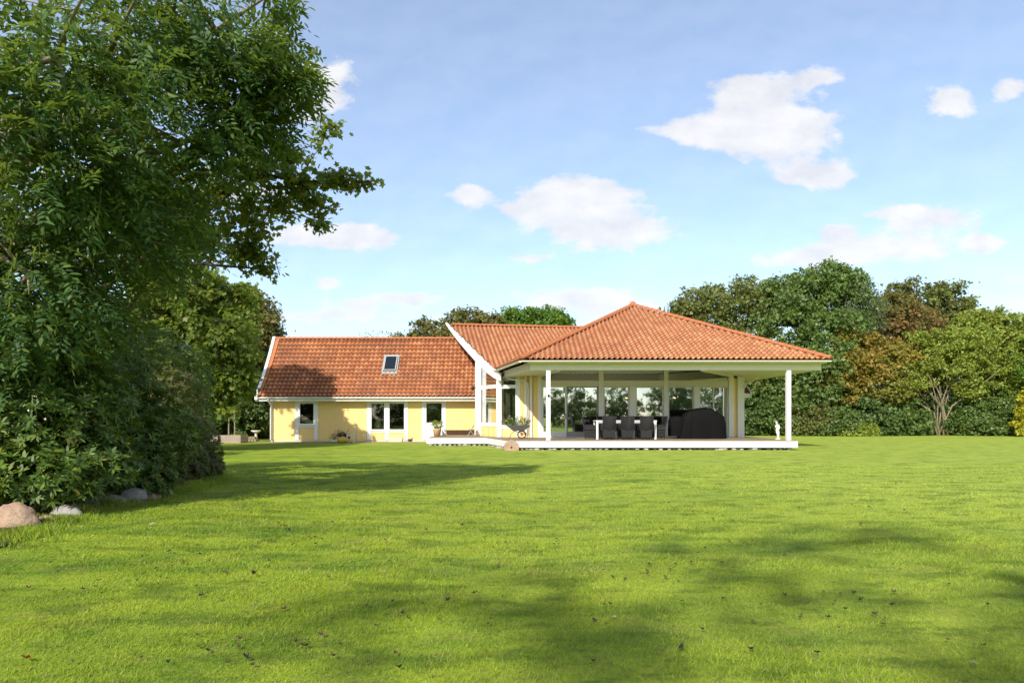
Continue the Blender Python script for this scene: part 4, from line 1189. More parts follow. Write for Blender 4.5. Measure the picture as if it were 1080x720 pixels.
# covered barbecue
def cover():
    prof = [(0, 1.0), (.10, 1.01), (.35, .99), (.75, .98), (1.05, .93), (1.25, .80), (1.36, .62), (1.41, .30), (1.425, 0.001)]
    n = 72; V = []; mb = MB()
    cx, cy_ = X(741, 32.3), 32.3
    for j, (z, w) in enumerate(prof):
        for k in range(n):
            a = 2 * math.pi * k / n; ca, sa = math.cos(a), math.sin(a)
            p = 2 / 3.2
            x = math.copysign(abs(ca)**p, ca) * 1.07 * w; y = math.copysign(abs(sa)**p, sa) * .42 * min(1, w + .05)
            fold = (1 - z / 1.45) * .035 * (math.sin(a * 11 + 2 * math.sin(a * 3)) + .6 * math.sin(a * 23))
            sag = -.05 * math.sin(a * 2 + 1) * (1 if z > 1.1 else 0) - (.10 * (x > .45) if z > 1.2 else 0)
            V.append((cx + x * (1 + fold * .6) - .08 * (x < -.6) * (1 - z), cy_ + y + fold * math.copysign(1, sa), DECKZ + z + sag * .8 + (.02 * math.sin(a * 9) if z < .05 else 0)))
    fs = [(j * n + k, j * n + (k + 1) % n, (j + 1) * n + (k + 1) % n, (j + 1) * n + k) for j in range(len(prof) - 1) for k in range(n)]
    mb.add(V, fs)
    # lower side shelf under the same tarpaulin
    V = []; cx2 = X(713, 32.5)
    p2 = [(.12, 1.0), (.5, 1.02), (.85, 1.0), (1.0, .85), (1.06, .4), (1.07, .001)]; n2 = 40
    for j, (z, w) in enumerate(p2):
        for k in range(n2):
            a = 2 * math.pi * k / n2; ca, sa = math.cos(a), math.sin(a)
            V.append((cx2 + math.copysign(abs(ca)**.6, ca) * .34 * w * (1 + .05 * math.sin(a * 9)), 32.5 + math.copysign(abs(sa)**.6, sa) * .34 * w, DECKZ + z))
    mb.add(V, [(j * n2 + k, j * n2 + (k + 1) % n2, (j + 1) * n2 + (k + 1) % n2, (j + 1) * n2 + k) for j in range(len(p2) - 1) for k in range(n2)])
    o = mb.build("covered_barbecue", M['darkfabric'], smooth=True)
    tag(o, "large barbecue hidden under a black tarpaulin on the terrace", "barbecue")
cover()

# wheelbarrow planter
wb = empty("wheelbarrow", (X(547, 32.3), 32.3, DECKZ), "old grey metal wheelbarrow used as a planter on the terrace corner", "wheelbarrow")
mb = MB()
def tub(mb, w0, w1_, l0, l1, z0, z1, cx=0, t=.02):
    q = []
    for (w, l0_, l1_, z) in ((w0, l0[0], l0[1], z0), (w1_, l1[0], l1[1], z1), (w1_ - t, l1[0] + t, l1[1] - t, z1), (w0 - t, l0[0] + t, l0[1] - t, z0 + t)):
        q += [(l0_, -w, z), (l1_, -w, z), (l1_, w, z), (l0_, w, z)]
    fs = [(3, 2, 1, 0), (12, 13, 14, 15)]
    for b in (0, 4, 8):
        fs += [(b + i, b + (i + 1) % 4, b + 4 + (i + 1) % 4, b + 4 + i) for i in range(4)]
    mb.add(q, fs)
tub(mb, .20, .34, (-.28, .26), (-.58, .58), .37, .64)
mb.build("basin", M['galv'], wb, bevel=.01)
mb = MB(); ring = [(.17 + .19 * math.cos(a) - .02, 0, .19 + .17 * math.sin(a)) for a in np.linspace(0, 2 * math.pi, 19)]
mb.tube([(x, y, z) for x, y, z in ring], .035, 7, cap=False)
wh = mb.build("wheel", M['rust'], wb, smooth=True)
mb = MB()
for k in range(4):
    a = k * math.pi / 4; mb.beam((.15 - .15 * math.cos(a), 0, .19 - .15 * math.sin(a)), (.15 + .15 * math.cos(a), 0, .19 + .15 * math.sin(a)), .025, .02)
mb.build("spokes", M['rust'], wh)
for s in (-1, 1):
    MB().tube([(.36, s * .06, .2), (-.2, s * .22, .36), (-.55, s * .27, .62), (-.86, s * .29, .80)], .017, 6).build("handle", M['galv'], wb, smooth=True)
    MB().tube([(-.22, s * .22, .36), (-.36, s * .26, .2), (-.44, s * .27, 0)], .015, 6).build("leg", M['galv'], wb, smooth=True)

def plant(name, loc, label, cat, balls, leafk, size, n, seed, stems=(), stem_mat='bark', kind='long', extra=None):
    """a small plant: leaf balls (x,y,z,r) on thin stems"""
    r = empty(name, loc, label, cat)
    mb = MB()
    for b in balls: mb.tube([(b[0] * .2, b[1] * .2, 0), (b[0] * .7, b[1] * .7, b[2] * .6), (b[0], b[1], b[2])], [.012, .008, .004], 5)
    for s in stems: mb.tube(s, [.008] * (len(s) - 1) + [.003], 4)
    mb.build("stem", M[stem_mat], r)
    crown("foliage", [(b[0], b[1], b[2], b[3], b[3], b[3]) for b in balls], max(6, n // 14), 14, size, L[leafk], r, seed, kind, clump_r=np.mean([b[3] for b in balls]) * .5, shell=.9, zmin=-1)
    if extra:
        crown("flowers", [(b[0], b[1], b[2], b[3], b[3], b[3]) for b in extra[0]], extra[3] // 6, 6, extra[2], L[extra[1]], r, seed + 1, 'oval', clump_r=.08, shell=.9, zmin=-1)
    return r
x_, y_ = X(547, 32.3), 32.3
plant("planter_flowers", (x_, y_, DECKZ + .50), "bushy green plants with pale rose twigs growing in the wheelbarrow", "plant",
      [(-.38, 0, .24, .24), (-.12, 0, .30, .27), (.15, .02, .28, .25), (.38, 0, .22, .22)], 'green', .075, 1500, 31,
      stems=[[(.25, 0, .1), (.35, 0, .5), (.42, 0, .95)], [(.35, 0, .1), (.5, 0, .45), (.62, 0, .8)], [(.1, 0, .1), (.2, 0, .55), (.22, 0, 1.05)], [(-.3, 0, .1), (-.34, 0, .5), (-.4, 0, .62)], [(.3, 0, .1), (.55, 0, .6), (.5, 0, 1.1)]],
      extra=([(.42, 0, .85, .16), (.6, 0, .7, .16), (.24, 0, .95, .12), (-.4, 0, .5, .14), (.35, 0, .5, .2)], 'blossom', .045, 130))

# white statue of a standing child
def skin_fig(name, nodes, edges, mat, loc, sub=2):
    me = bpy.data.meshes.new(name); me.from_pydata([n_[0] for n_ in nodes], edges, [])
    o = link(name, me); o.location = loc
    md = o.modifiers.new("s", 'SKIN'); md.use_smooth_shade = True
    for i, n_ in enumerate(nodes):
        sv = me.skin_vertices[0].data[i]; r = n_[1]; sv.radius = (r, r) if isinstance(r, (int, float)) else r
    me.skin_vertices[0].data[0].use_root = True
    s2 = o.modifiers.new("d", 'SUBSURF'); s2.levels = sub; s2.render_levels = sub
    me.materials.append(mat); return o
nodes = [((0, 0, .45), (.085, .075)), ((-.015, 0, .56), (.07, .06)), ((0, 0, .68), (.085, .07)), ((-.03, -.01, .745), .032), ((-.055, -.02, .79), .045), ((-.06, -.02, .85), (.062, .066)), ((-.045, -.01, .905), .04),
         ((.05, 0, .36), .058), ((.05, -.02, .22), .045), ((.06, 0, .07), .03), ((.05, -.06, .045), .024),
         ((-.04, 0, .36), .058), ((-.01, -.05, .22), .044), ((.0, 0, .07), .03), ((-.02, -.06, .045), .024),
         ((.085, 0, .69), .036), ((.11, .01, .57), .028), ((.06, -.07, .50), .022), ((.0, -.09, .52), .02),
         ((-.085, 0, .69), .036), ((-.12, -.03, .58), .027), ((-.075, -.09, .65), .021), ((-.05, -.10, .73), .018)]
edges = [(0, 1), (1, 2), (2, 3), (3, 4), (4, 5), (5, 6), (0, 7), (7, 8), (8, 9), (9, 10), (0, 11), (11, 12), (12, 13), (13, 14), (2, 15), (15, 16), (16, 17), (17, 18), (2, 19), (19, 20), (20, 21), (21, 22)]
st = empty("garden_statue", (X(820, 31.2), 31.2, DECKZ), "white stone statue of a standing child with bowed head beside the corner post", "statue")
o = skin_fig("figure", nodes, edges, M['stonewhite'], (0, 0, .03)); o.parent = st; st.scale = (.88, .88, .88)
MB().lathe([(0, .05), (.12, .05), (.14, .02), (.14, 0), (0, 0)], (0.02, 0, 0), 14).build("base", M['stonewhite'], st)

# ------------------------------------------------------------------ by the west wing
def pot(name, loc, prof, mat, label, cat="flower pot"):
    o = MB().lathe(prof, (0, 0, 0), 18).build(name, mat, smooth=True); o.location = loc; return tag(o, label, cat)
px_, y_ = X(461, 36.6), 36.6
pot("flower_pot", (px_, y_, DECKZ), [(0, 0), (.17, 0), (.23, .36), (.25, .40), (.21, .40), (.2, .33), (0, .33)], M['terracotta'], "tall pale clay pot in front of the white glazed door")
plant("potted_shrub", (px_, y_, DECKZ + .33), "yellow green leafy shrub growing in the pale clay pot", "plant", [(-.1, 0, .25, .2), (.14, 0, .27, .2), (0, 0, .36, .2)], 'lime', .09, 500, 33, kind='oval')
pot("white_pot", (X(468.5, 37), 37, DECKZ), [(0, 0), (.10, 0), (.13, .34), (.11, .34), (.1, .28), (0, .28)], M['white'], "narrow white pot beside the pale clay pot on the terrace")
fc = empty("folding_chair", (X(497.5, 36.8), 36.8, DECKZ), "grey folding chair leaning half hidden behind the white corner post", "chair")
for s in (-1, 1):
    MB().tube([(-.22, s * .2, 0), (.12, s * .2, .62)], .014, 6).build("frame", M['metalgrey'], fc)
    MB().tube([(.16, s * .18, 0), (-.12, s * .18, .42)], .014, 6).build("leg", M['metalgrey'], fc)
MB().box(-.14, .18, -.2, .2, .34, .365).build("seat", M['galv'], fc); MB().prism([(.03, -.2, .44), (.12, -.2, .64), (.14, -.2, .63), (.05, -.2, .43)], (0, .4, 0)).build("backrest", M['galv'], fc)

cY = 38.6
def cx_(px): return X(px, cY)
pot("white_bowl", (cx_(354.5), cY, .0), [(0, 0), (.18, .02), (.30, .17), (.27, .17), (.16, .05), (0, .05)], M['white'], "low white bowl planted with pink flowers by the yellow wall")
plant("pink_flowers", (cx_(354.5), cY, .12), "clump of pink flowers and green leaves in the low white bowl", "plant", [(-.12, 0, .22, .2), (.15, 0, .3, .22), (.3, 0, .42, .15)], 'bright', .08, 500, 35, extra=([(.0, -.05, .38, .2), (.25, -.05, .5, .2)], 'pink', .07, 220))
mb = MB(); mb.tube([(-.35, 0, .38), (-.2, .02, .45), (0, 0, .5), (.2, 0, .38), (.42, 0, .28)], [.05, .13, .12, .10, .04], 9); mb.tube([(-.1, 0, .45), (-.15, -.1, .2), (-.2, -.1, 0)], [.08, .05, .04], 7); mb.tube([(.15, 0, .4), (.2, .1, .2), (.25, .12, 0)], [.08, .05, .04], 7)
mb.tube([(.1, 0, .42), (.25, 0, .62), (.36, 0, .80)], [.04, .02, .008], 6)
o = mb.build("driftwood", M['brownwood'], smooth=True); o.location = (cx_(361), cY + .1, 0); tag(o, "gnarled dark brown tree root standing as garden decoration by the yellow wall", "tree root")
o = MB().lathe([(0, 0), (.16, .01), (.25, .10), (.26, .2), (.2, .31), (.08, .36), (0, .34)], (0, 0, 0), 20).build("gourd", M['pumpkin'], smooth=True); o.location = (cx_(363.5), cY - .45, 0); tag(o, "round yellow gourd shaped pot on the grass before the dark root", "pot")
ac = empty("garden_chair", (cx_(371.5), cY, 0), "cream painted wooden garden chair standing sideways at the yellow wall", "chair")
for s in (-1, 1):
    MB().beam((.14, s * .22, 0), (.20, s * .22, .86), .05, .06).build("rear_leg", M['creamwood'], ac)
    MB().beam((-.22, s * .22, 0), (-.24, s * .22, .62), .05, .06).build("leg", M['creamwood'], ac)
    MB().beam((-.32, s * .22, .62), (.20, s * .22, .60), .07, .035).build("armrest", M['creamwood'], ac)
mb = MB(); [mb.box(-.24 + k * .085, -.17 + k * .085, -.24, .24, .36, .385) for k in range(5)]; mb.build("seat", M['creamwood'], ac)
mb = MB(); [mb.box(.15 + .012 * k, .175 + .012 * k, -.2, .2, .44 + k * .10, .52 + k * .10) for k in range(4)]; mb.build("backrest", M['creamwood'], ac)
mb = MB(); tub(mb, .16, .2, (-.36, .36), (-.42, .42), 0, .26); o = mb.build("planter_trough", M['creamwood']); o.location = (X(417.5, 39.3), 39.3, .02); tag(o, "long cream planter trough on the path below the double window", "trough")
for k, (px, lab) in enumerate(((433, "dark wooden duck resting on the path beside the trough"),)):
    mb = MB(); mb.tube([(-.18, 0, .09), (-.1, 0, .11), (.03, 0, .11), (.12, 0, .09)], [.02, .08, .08, .03], 8); mb.tube([(.06, 0, .13), (.1, 0, .22), (.18, 0, .22)], [.035, .035, .012], 7)
    o = mb.build("garden_duck", M['brownwood'], smooth=True); o.location = (X(px, 39.2), 39.2, .02); tag(o, lab, "figurine")
pot("window_pot", (X(398.5, 39.9), 40.05, Z(451, 40)), [(0, 0), (.06, 0), (.08, .16), (.06, .16), (0, .12)], M['white'], "small white pot behind the left pane of the double window")
o = MB().lathe([(0, 0), (.05, 0), (.16, .1), (.14, .1), (0, .03)], (0, 0, 0), 16).build("fruit_bowl", M['pumpkin'], smooth=True); o.location = (X(418, 40.2), 40.2, Z(450.5, 40.2)); tag(o, "orange bowl on the sill inside the double window", "bowl")
def lampmat():
    t = NT("lamp_glow"); e = t.N("ShaderNodeEmission", {"Color": (1, .62, .25, 1), "Strength": 5.}); t.l.new(e.outputs[0], t.out.inputs[0]); return t.m
LG = lampmat()
def pendant(px, py, Y, lab, top, r=.13):
    x, y, z = at(px, py, Y); e = empty("pendant_lamp", (x, y, z), lab, "lamp")
    MB().lathe([(0, .6 * r), (r * .5, r * .5), (r, -.2 * r), (r * .9, -.6 * r)], (0, 0, 0), 14).build("lamp_shade", M['black'], e, smooth=True)
    MB().lathe([(0, -.3 * r), (r * .5, -.4 * r), (r * .5, -.8 * r), (0, -r)], (0, 0, 0), 10).build("bulb", LG, e, smooth=True)
    MB().tube([(0, 0, r * .6), (0, 0, top - z)], .008, 5).build("cord", M['black'], e)
pendant(660.5, 417.5, 36.0, "lit pendant lamp inside, behind the pane next to the sliding doors", 3.3)
pendant(711.5, 417.5, 36.2, "lit pendant lamp inside, behind the pane above the covered barbecue", 3.3)
# curtains
def curtain(name, x0, x1, y, z0, z1, mat, lab, waves=7):
    n = waves * 8; V = []; 
    for k in range(n + 1):
        t = k / n; V.append((x0 + (x1 - x0) * t, y + .035 * math.sin(t * waves * 2 * math.pi), z0)); V.append((x0 + (x1 - x0) * t, y + .035 * math.sin(t * waves * 2 * math.pi), z1))
    o = npmesh(name, V, [(2 * k, 2 * k + 2, 2 * k + 3, 2 * k + 1) for k in range(n)], mat, smooth=True)
    sm = o.modifiers.new("t", 'SOLIDIFY'); sm.thickness = .004
    tag(o, lab, "curtain")
MC1 = m_paint("pale_green_cloth", (.50, .56, .40), .9, .15); MC2 = m_paint("pale_curtain_cloth", (.62, .60, .50), .9, .12)
curtain("curtain", X(738.5, GY), X(751.5, GY), GY + .22, .5, 3.2, MC1, "pale green striped curtain behind the pane next to the corner of the terrace room")
curtain("curtain", X(757, GY), X(766, GY), GY + .24, .5, 3.2, MC2, "narrow beige curtain in the last pane by the corner post", 4)
curtain("curtain", X(533.5, 35.4), X(538, 35.4), 35.5, .5, 3.1, MC2, "cream curtain hanging in the narrow window by the wheelbarrow", 4)
curtain("curtain", X(540.5, 35.4), X(544, 35.4), 35.45, .5, 3.1, MC1, "pale green curtain beside the cream one in the narrow window", 3)

# raised stone planters and things by the trees west of the house
def m_blocks():
    t = NT("stone_blocks"); p = t.coord(); b = t.N("ShaderNodeTexBrick", {"Vector": t.N("ShaderNodeMapping", {"Vector": p, "Rotation": (R(90), 0, 0)}).outputs[0], "Color1": (.36, .28, .22, 1), "Color2": (.27, .20, .16, 1), "Mortar": (.14, .12, .10, 1), "Scale": 2.4, "Mortar Size": .03})
    n = t.noise(p, 12, 5); return t.done(t.mix(t.math('MULTIPLY', n, .6), b.outputs[0], (.45, .38, .28)), .9, t.bump(n, .5, .02), .2)
MBk = m_blocks()
def raised(px0, px1, Y, h, lab):
    x0, x1 = X(px0, Y), X(px1, Y); cx0 = (x0 + x1) / 2
    r = empty("raised_planter", (cx0, Y, 0), lab, "planter"); w = (x1 - x0) / 2; mb = MB()
    mb.box(-w, w, -.1, .02, 0, h); mb.box(-w, -w + .12, .022, .9, 0, h); mb.box(w - .12, w, .022, .9, 0, h); mb.box(-w, w, .902, 1.0, 0, h)
    mb.build("wall", MBk, r, bevel=.01); MB().box(-w + .12, w - .12, .024, .9, 0, h - .06).build("soil", M['soil'], r)
    return cx0
a = raised(233.5, 254.5, 38.2, .44, "raised planter of reddish stone blocks at the edge of the lawn")
plant("box_shrub", (a + .25, 38.6, .38), "small round green shrub in the reddish stone planter", "shrub", [(0, 0, .15, .22), (.25, 0, .12, .18)], 'green', .09, 500, 51)
raised(214, 230.5, 39.2, .40, "greyer raised stone planter further back beside the reddish one")
for k in range(9):
    if k == 0:
        o = MB().tube([(0, -.25, 0), (0, .25, 0)], .085, 10).build("log", M['bark_pale']); lg = o
    else: o = lg.copy(); COL.objects.link(o)
    row = k // 5; o.location = (X(258, 40.5) + (k % 5) * .175 + row * .09, 40.5, .085 + row * .15)
    tag(o, "short sawn log in the small pile left of the west wing", "log", "logs in the pile by the west wing")
bb = empty("bird_bath", (X(270, 40.6), 40.6, 0), "small grey stone bird bath under the trees near the west wing corner", "bird bath")
MB().lathe([(0, 0), (.18, 0), (.16, .05), (.08, .1), (.07, .5), (.12, .55), (0, .55)], (0, 0, 0), 14).build("column", M['stonewhite'], bb, smooth=True)
MB().lathe([(0, .52), (.15, .54), (.3, .66), (.27, .67), (0, .60)], (0, 0, 0), 18).build("bowl", M['stonewhite'], bb, smooth=True)

# ------------------------------------------------------------------ vegetation, west side
def spray_crown(name, lobes, N, seed, parent, mat, zmin=.4, L0=.26, leaf=.085, nleaf=9, shell=.75, gap=.25, kind='lance'):
    rg = np.random.default_rng(seed)
    P, Dd, _ = lobe_points(lobes, N, rg, shell)
    h = hashnoise(P + seed, 1.5); k = (P[:, 2] > zmin) & (h > -1 + gap * rg.random(N) * 4 - .25 * rg.random(N)); P, Dd = P[k], Dd[k]; n = len(P)
    ax = unit(Dd * np.array([.9, .9, .2]) + rg.normal(size=(n, 3)) * .55 + np.array([0, 0, -.35]))
    nn_ = unit(rg.normal(size=(n, 3)) * .4 + np.array([0, 0, 1.])); side = unit(cross(ax, nn_)); nn_ = cross(side, ax)
    Ls = L0 * rg.uniform(.7, 1.3, n); Vs = []
    m = (nleaf - 1) // 2
    for j in range(nleaf):
        if j == nleaf - 1: t = 1.0; d = ax
        else:
            t = .2 + .8 * ((j // 2) / m); sgn = 1 if j % 2 else -1; d = unit(ax * .55 + side * sgn * .85 + rg.normal(size=(n, 3)) * .12 + np.array([0, 0, -.12]))
        p = P + ax * (Ls * t)[:, None] + np.array([0, 0, -1]) * (Ls * t * t * .25)[:, None]
        V, kk = leaves(p, d, unit(nn_ + rg.normal(size=(n, 3)) * .25), leaf * rg.uniform(.75, 1.2, n), kind)
        Vs.append(V)
    V = np.concatenate(Vs)
    return npmesh(name, V, np.arange(len(V)).reshape(-1, kk), mat, parent)
def whorl_crown(name, lobes, N, seed, parent, mat, leaf=.11, zmin=.05, shell=.35, nleaf=8, kind='lance'):
    rg = np.random.default_rng(seed)
    P, Dd, _ = lobe_points(lobes, N, rg, shell); k = P[:, 2] > zmin; P, Dd = P[k], Dd[k]; n = len(P)
    P = P * (1 + 0 * P); P += Dd * (.09 * hashnoise(P, 3.))[:, None]
    ax = unit(Dd + np.array([0, 0, .7]) + rg.normal(size=(n, 3)) * .35); s1 = unit(cross(ax, rg.normal(size=(n, 3)))); s2 = cross(ax, s1); Vs = []
    for j in range(nleaf):
        a = 2 * np.pi * j / nleaf + rg.uniform(-.25, .25, n)
        o = s1 * np.cos(a)[:, None] + s2 * np.sin(a)[:, None]
        d = unit(o + ax * rg.uniform(.05, .75, n)[:, None])
        V, kk = leaves(P + o * .008, d, ax + rg.normal(size=(n, 3)) * .15, leaf * rg.uniform(.7, 1.2, n), kind); Vs.append(V)
    V = np.concatenate(Vs); V[:, 2] = np.maximum(V[:, 2], .01)
    return npmesh(name, V, np.arange(len(V)).reshape(-1, kk), mat, parent)

def local(lobes, b): return [(l[0] - b[0], l[1] - b[1], l[2] - b[2], l[3], l[4], l[5]) for l in lobes]

# the near ash
lob = [plobe(*a) for a in [
    (165, 40, 9.5, 120, 75), (60, 60, 8.0, 110, 80), (245, 55, 10, 62, 70), (290, 70, 10.2, 38, 48), (272, 120, 10.6, 36, 34), (318, 82, 10.0, 17, 13), (60, 170, 8.6, 110, 80),
    (170, 140, 9.8, 100, 60), (250, 130, 10.4, 48, 35), (110, 240, 9.6, 105, 60), (30, 290, 9.0, 90, 90), (165, 215, 10.8, 60, 40),
    (70, 330, 10.4, 75, 55), (20, 380, 9.8, 70, 70), (282, -4, 10, 26, 28),
    (-80, 260, 9.4, 90, 110)]]
b = (-8.6, 10.5, 0)
r = empty("ash_tree", b, "large dark green ash tree with feathery leaves filling the upper left", "tree")
lo = local(lob, b); mb = MB()
limbs(mb, (0, 0, -.05), (.3, -.6, 5.2), [(l[0], l[1], l[2]) for l in lo], .30, 8, 10)
rr = random.Random(12)
for l in lo:
    for q in range(4):
        c = Vector(l[:3]); e = c + Vector((rr.uniform(-1, 1) * l[3], rr.uniform(-1, 1) * l[4], rr.uniform(-.7, .6) * l[5]))
        mb.tube([c, c.lerp(e, .5) + Vector((0, 0, .06)), e], [.035, .022, .006], 5)
mb.build("trunk", M['bark_pale'], r, smooth=True)
spray_crown("crown", lo, 7000, 5, r, L['ash'], gap=.3, L0=.33, leaf=.125)

# maple with the long bough reaching out over the lawn
lob = [plobe(*a) for a in [
    (225, 200, 12.6, 66, 48), (272, 182, 12.2, 42, 24), (315, 192, 12.0, 34, 17), (356, 190, 12.0, 26, 10), (290, 215, 12.4, 30, 16), (262, 262, 12.9, 26, 26), (382, 192, 12.0, 11, 6), (300, 166, 12.2, 34, 12), (340, 152, 12.2, 10, 12), (346, 134, 12.2, 5, 8),
    (333, 212, 12.0, 18, 10), (336, 234, 12.1, 9, 9), (256, 232, 12.8, 30, 24), (268, 268, 12.9, 14, 18), (282, 284, 12.9, 10, 6), (205, 255, 13.4, 42, 24), (165, 285, 14, 44, 26), (150, 230, 13.4, 55, 40), (60, 250, 14, 70, 70), (85, 350, 14.5, 55, 45)]]
b = (-9.4, 14.2, 0)
r = empty("maple_tree", b, "olive green maple whose long bough reaches out right against the sky", "tree")
lo = local(lob, b); mb = MB()
limbs(mb, (0, 0, -.05), (.2, -.3, 4.2), [(l[0], l[1], l[2]) for l in lo[:2] + lo[14:]], .22, 3, 9)
bough = [Vector(lo[i_][:3]) for i_ in (0, 1, 2, 3, 6)]
mb.tube(bough, [.05, .035, .022, .012, .004], 6)
for i_, j_ in ((1, 7), (7, 8), (8, 9), (2, 10), (10, 11), (4, 12), (5, 13), (13, 14), (1, 4), (4, 5), (3, 10), (2, 8)):
    p, q = Vector(lo[i_][:3]), Vector(lo[j_][:3]); mb.tube([p, p.lerp(q, .5) + Vector((0, 0, .05)), q], [.016, .010, .003], 5)
mb.build("trunk", M['bark'], r, smooth=True)
# leaves in loose clusters
def maple_crown(parent, lobes, K, per, leaf, seed, mat, clump=.20, shell=1.0, kind='maple'):
    rg = np.random.default_rng(seed); C, Dd, _ = lobe_points(lobes, K, rg, shell)
    idx = np.repeat(np.arange(len(C)), per); n = len(idx)
    P = C[idx] + rg.normal(size=(n, 3)) * clump * np.array([1, 1, .6]) * .6
    Nn = unit(np.array([0, -.25, .8]) + rg.normal(size=(n, 3)) * .5); D = unit(rg.normal(size=(n, 3)) + Dd[idx] * .5 + np.array([0, 0, -.5]))
    V, k = leaves(P, D, Nn, leaf * rg.uniform(.55, 1.25, n), kind)
    return npmesh("crown", V, np.arange(len(V)).reshape(-1, k), mat, parent)
maple_crown(r, lo, 1250, 9, .105, 9, L['maple'], .16)

tree("sycamore", "tall olive green sycamore between the ash and the west wing roof", "tree",
     [plobe(*a) for a in [(205, 350, 29, 52, 42), (172, 248, 32, 48, 20), (180, 310, 29, 52, 34), (238, 345, 33, 28, 30), (215, 395, 29, 45, 35), (256, 318, 34, 13, 11), (150, 400, 29, 60, 50), (238, 395, 29, 22, 26), (215, 425, 28.5, 30, 18), (246, 372, 29, 18, 24), (230, 312, 31, 26, 16)]],
     'midmaple', .19, 720, 60, 41, .28, kind='maple', clump_r=.62, base=(X(190, 33), 33.5, 0))
tree("brown_leaved_tree", "brownish green tree touching the end of the west wing roof", "tree",
     [plobe(*a) for a in [(262, 340, 47, 24, 26), (278, 350, 47, 18, 20), (245, 370, 46, 30, 30), (270, 395, 48, 25, 30), (225, 330, 47, 30, 25)]],
     'brown', .26, 300, 50, 42, .22, base=(X(262, 47), 47, 0), clump_r=.9, kind='tuft')
for k, (px, Y, rp, hp_, lab) in enumerate([(205, 43, 30, 48, "dark evergreen behind the greyer raised planter"), (250, 45, 30, 45, "dark evergreen directly behind the reddish stone planter"), (283, 49, 26, 42, "dark evergreen in the gap beside the west wing wall"), (160, 40, 36, 60, "dark evergreen behind the rhododendrons, largest of the dark ones")]):
    tree("evergreen_tree", lab, "tree", [plobe(px, 452 - hp_ * .35, Y, rp, hp_ * .42), plobe(px + 4, 452 - hp_, Y + .5, rp * .75, hp_ * .4), plobe(px - 8, 455 - hp_ * .1, Y - .5, rp * .9, hp_ * .2)],
         'dark', .26, 260, 50, 70 + k, .2, base=(X(px, Y), Y, 0), kind='tuft', clump_r=.7, group="dark evergreens west of the house")
for k, (px, lab) in enumerate(((241, "slim pale stem of a young tree behind the reddish planter"), (247, "slightly thicker pale sapling right of its slim twin behind the planter"))):
    tree("young_tree", lab, "tree", [plobe(px, 395, 40, 12, 12), plobe(px + 3, 410, 40, 9, 8)], 'green', .2, 40, 26, 90 + k, .06, base=(X(px, 40), 40, 0), bark='bark_pale', ntarget=3, clump_r=.35)

def rhodo(label, lobspec, N, seed, leafk, leaf=.11, name="rhododendron", zone=None):
    lob = [plobe(*a) for a in lobspec]; A_ = np.array(lob); b = (float(A_[:, 0].mean()), float(A_[:, 1].mean()), 0)
    r = empty(name, b, label, "shrub"); lo = local(lob, b); mb = MB(); rr = random.Random(seed)
    for l in lo:
        for q in range(5):
            e = Vector((l[0] + rr.uniform(-.6, .6) * l[3], l[1] + rr.uniform(-.6, .6) * l[4], max(.2, l[2] + rr.uniform(-.3, .6) * l[5]))); s = Vector((e.x * .35, e.y * .35, 0))
            mb.tube([s, s.lerp(e, .5) + Vector((rr.uniform(-.1, .1), 0, .1)), e], [.03, .02, .008], 6)
    mb.build("stem", M['bark'], r, smooth=True)
    whorl_crown("foliage", lo, N, seed, r, L[leafk], leaf)
    return r
rhodo("big rhododendron with broad glossy leaves at the corner above the pink boulder", [(40, 500, 9.3, 62, 30), (30, 440, 9.8, 75, 50), (95, 490, 9.9, 48, 32), (95, 430, 10.2, 45, 45), (-20, 480, 9.4, 60, 60), (30, 380, 10.4, 60, 40)], 2300, 61, 'rhodo', .12)
rhodo("middle rhododendron, lighter and yellower on top, behind the grey stones", [(140, 480, 11.6, 45, 38), (130, 430, 12.2, 45, 40), (170, 455, 12.4, 40, 45), (110, 395, 12.6, 50, 35), (150, 505, 11.6, 35, 18)], 1900, 62, 'rhodo', .11)
rhodo("small leaved bushy shrub at the tip of the bed, spilling onto the lawn", [(195, 465, 14.6, 32, 34), (212, 483, 15.0, 24, 22), (180, 420, 15.0, 34, 32), (185, 490, 14.2, 34, 18), (222, 490, 15.4, 14, 12)], 2400, 63, 'shrub', .085, name="bushy_shrub")
rhodo("tall green shrub behind the small leaved one, under the maple", [(165, 385, 16.5, 40, 40), (190, 400, 17.5, 35, 40), (110, 370, 16, 55, 45), (200, 430, 18, 26, 30)], 1800, 64, 'green', .10, name="tall_shrub")
rhodo("dark shrub at the very back of the bed by the dark evergreens", [(180, 445, 24, 28, 20), (205, 455, 25, 18, 12), (150, 420, 24, 36, 34)], 900, 65, 'olive', .12, name="back_shrub")

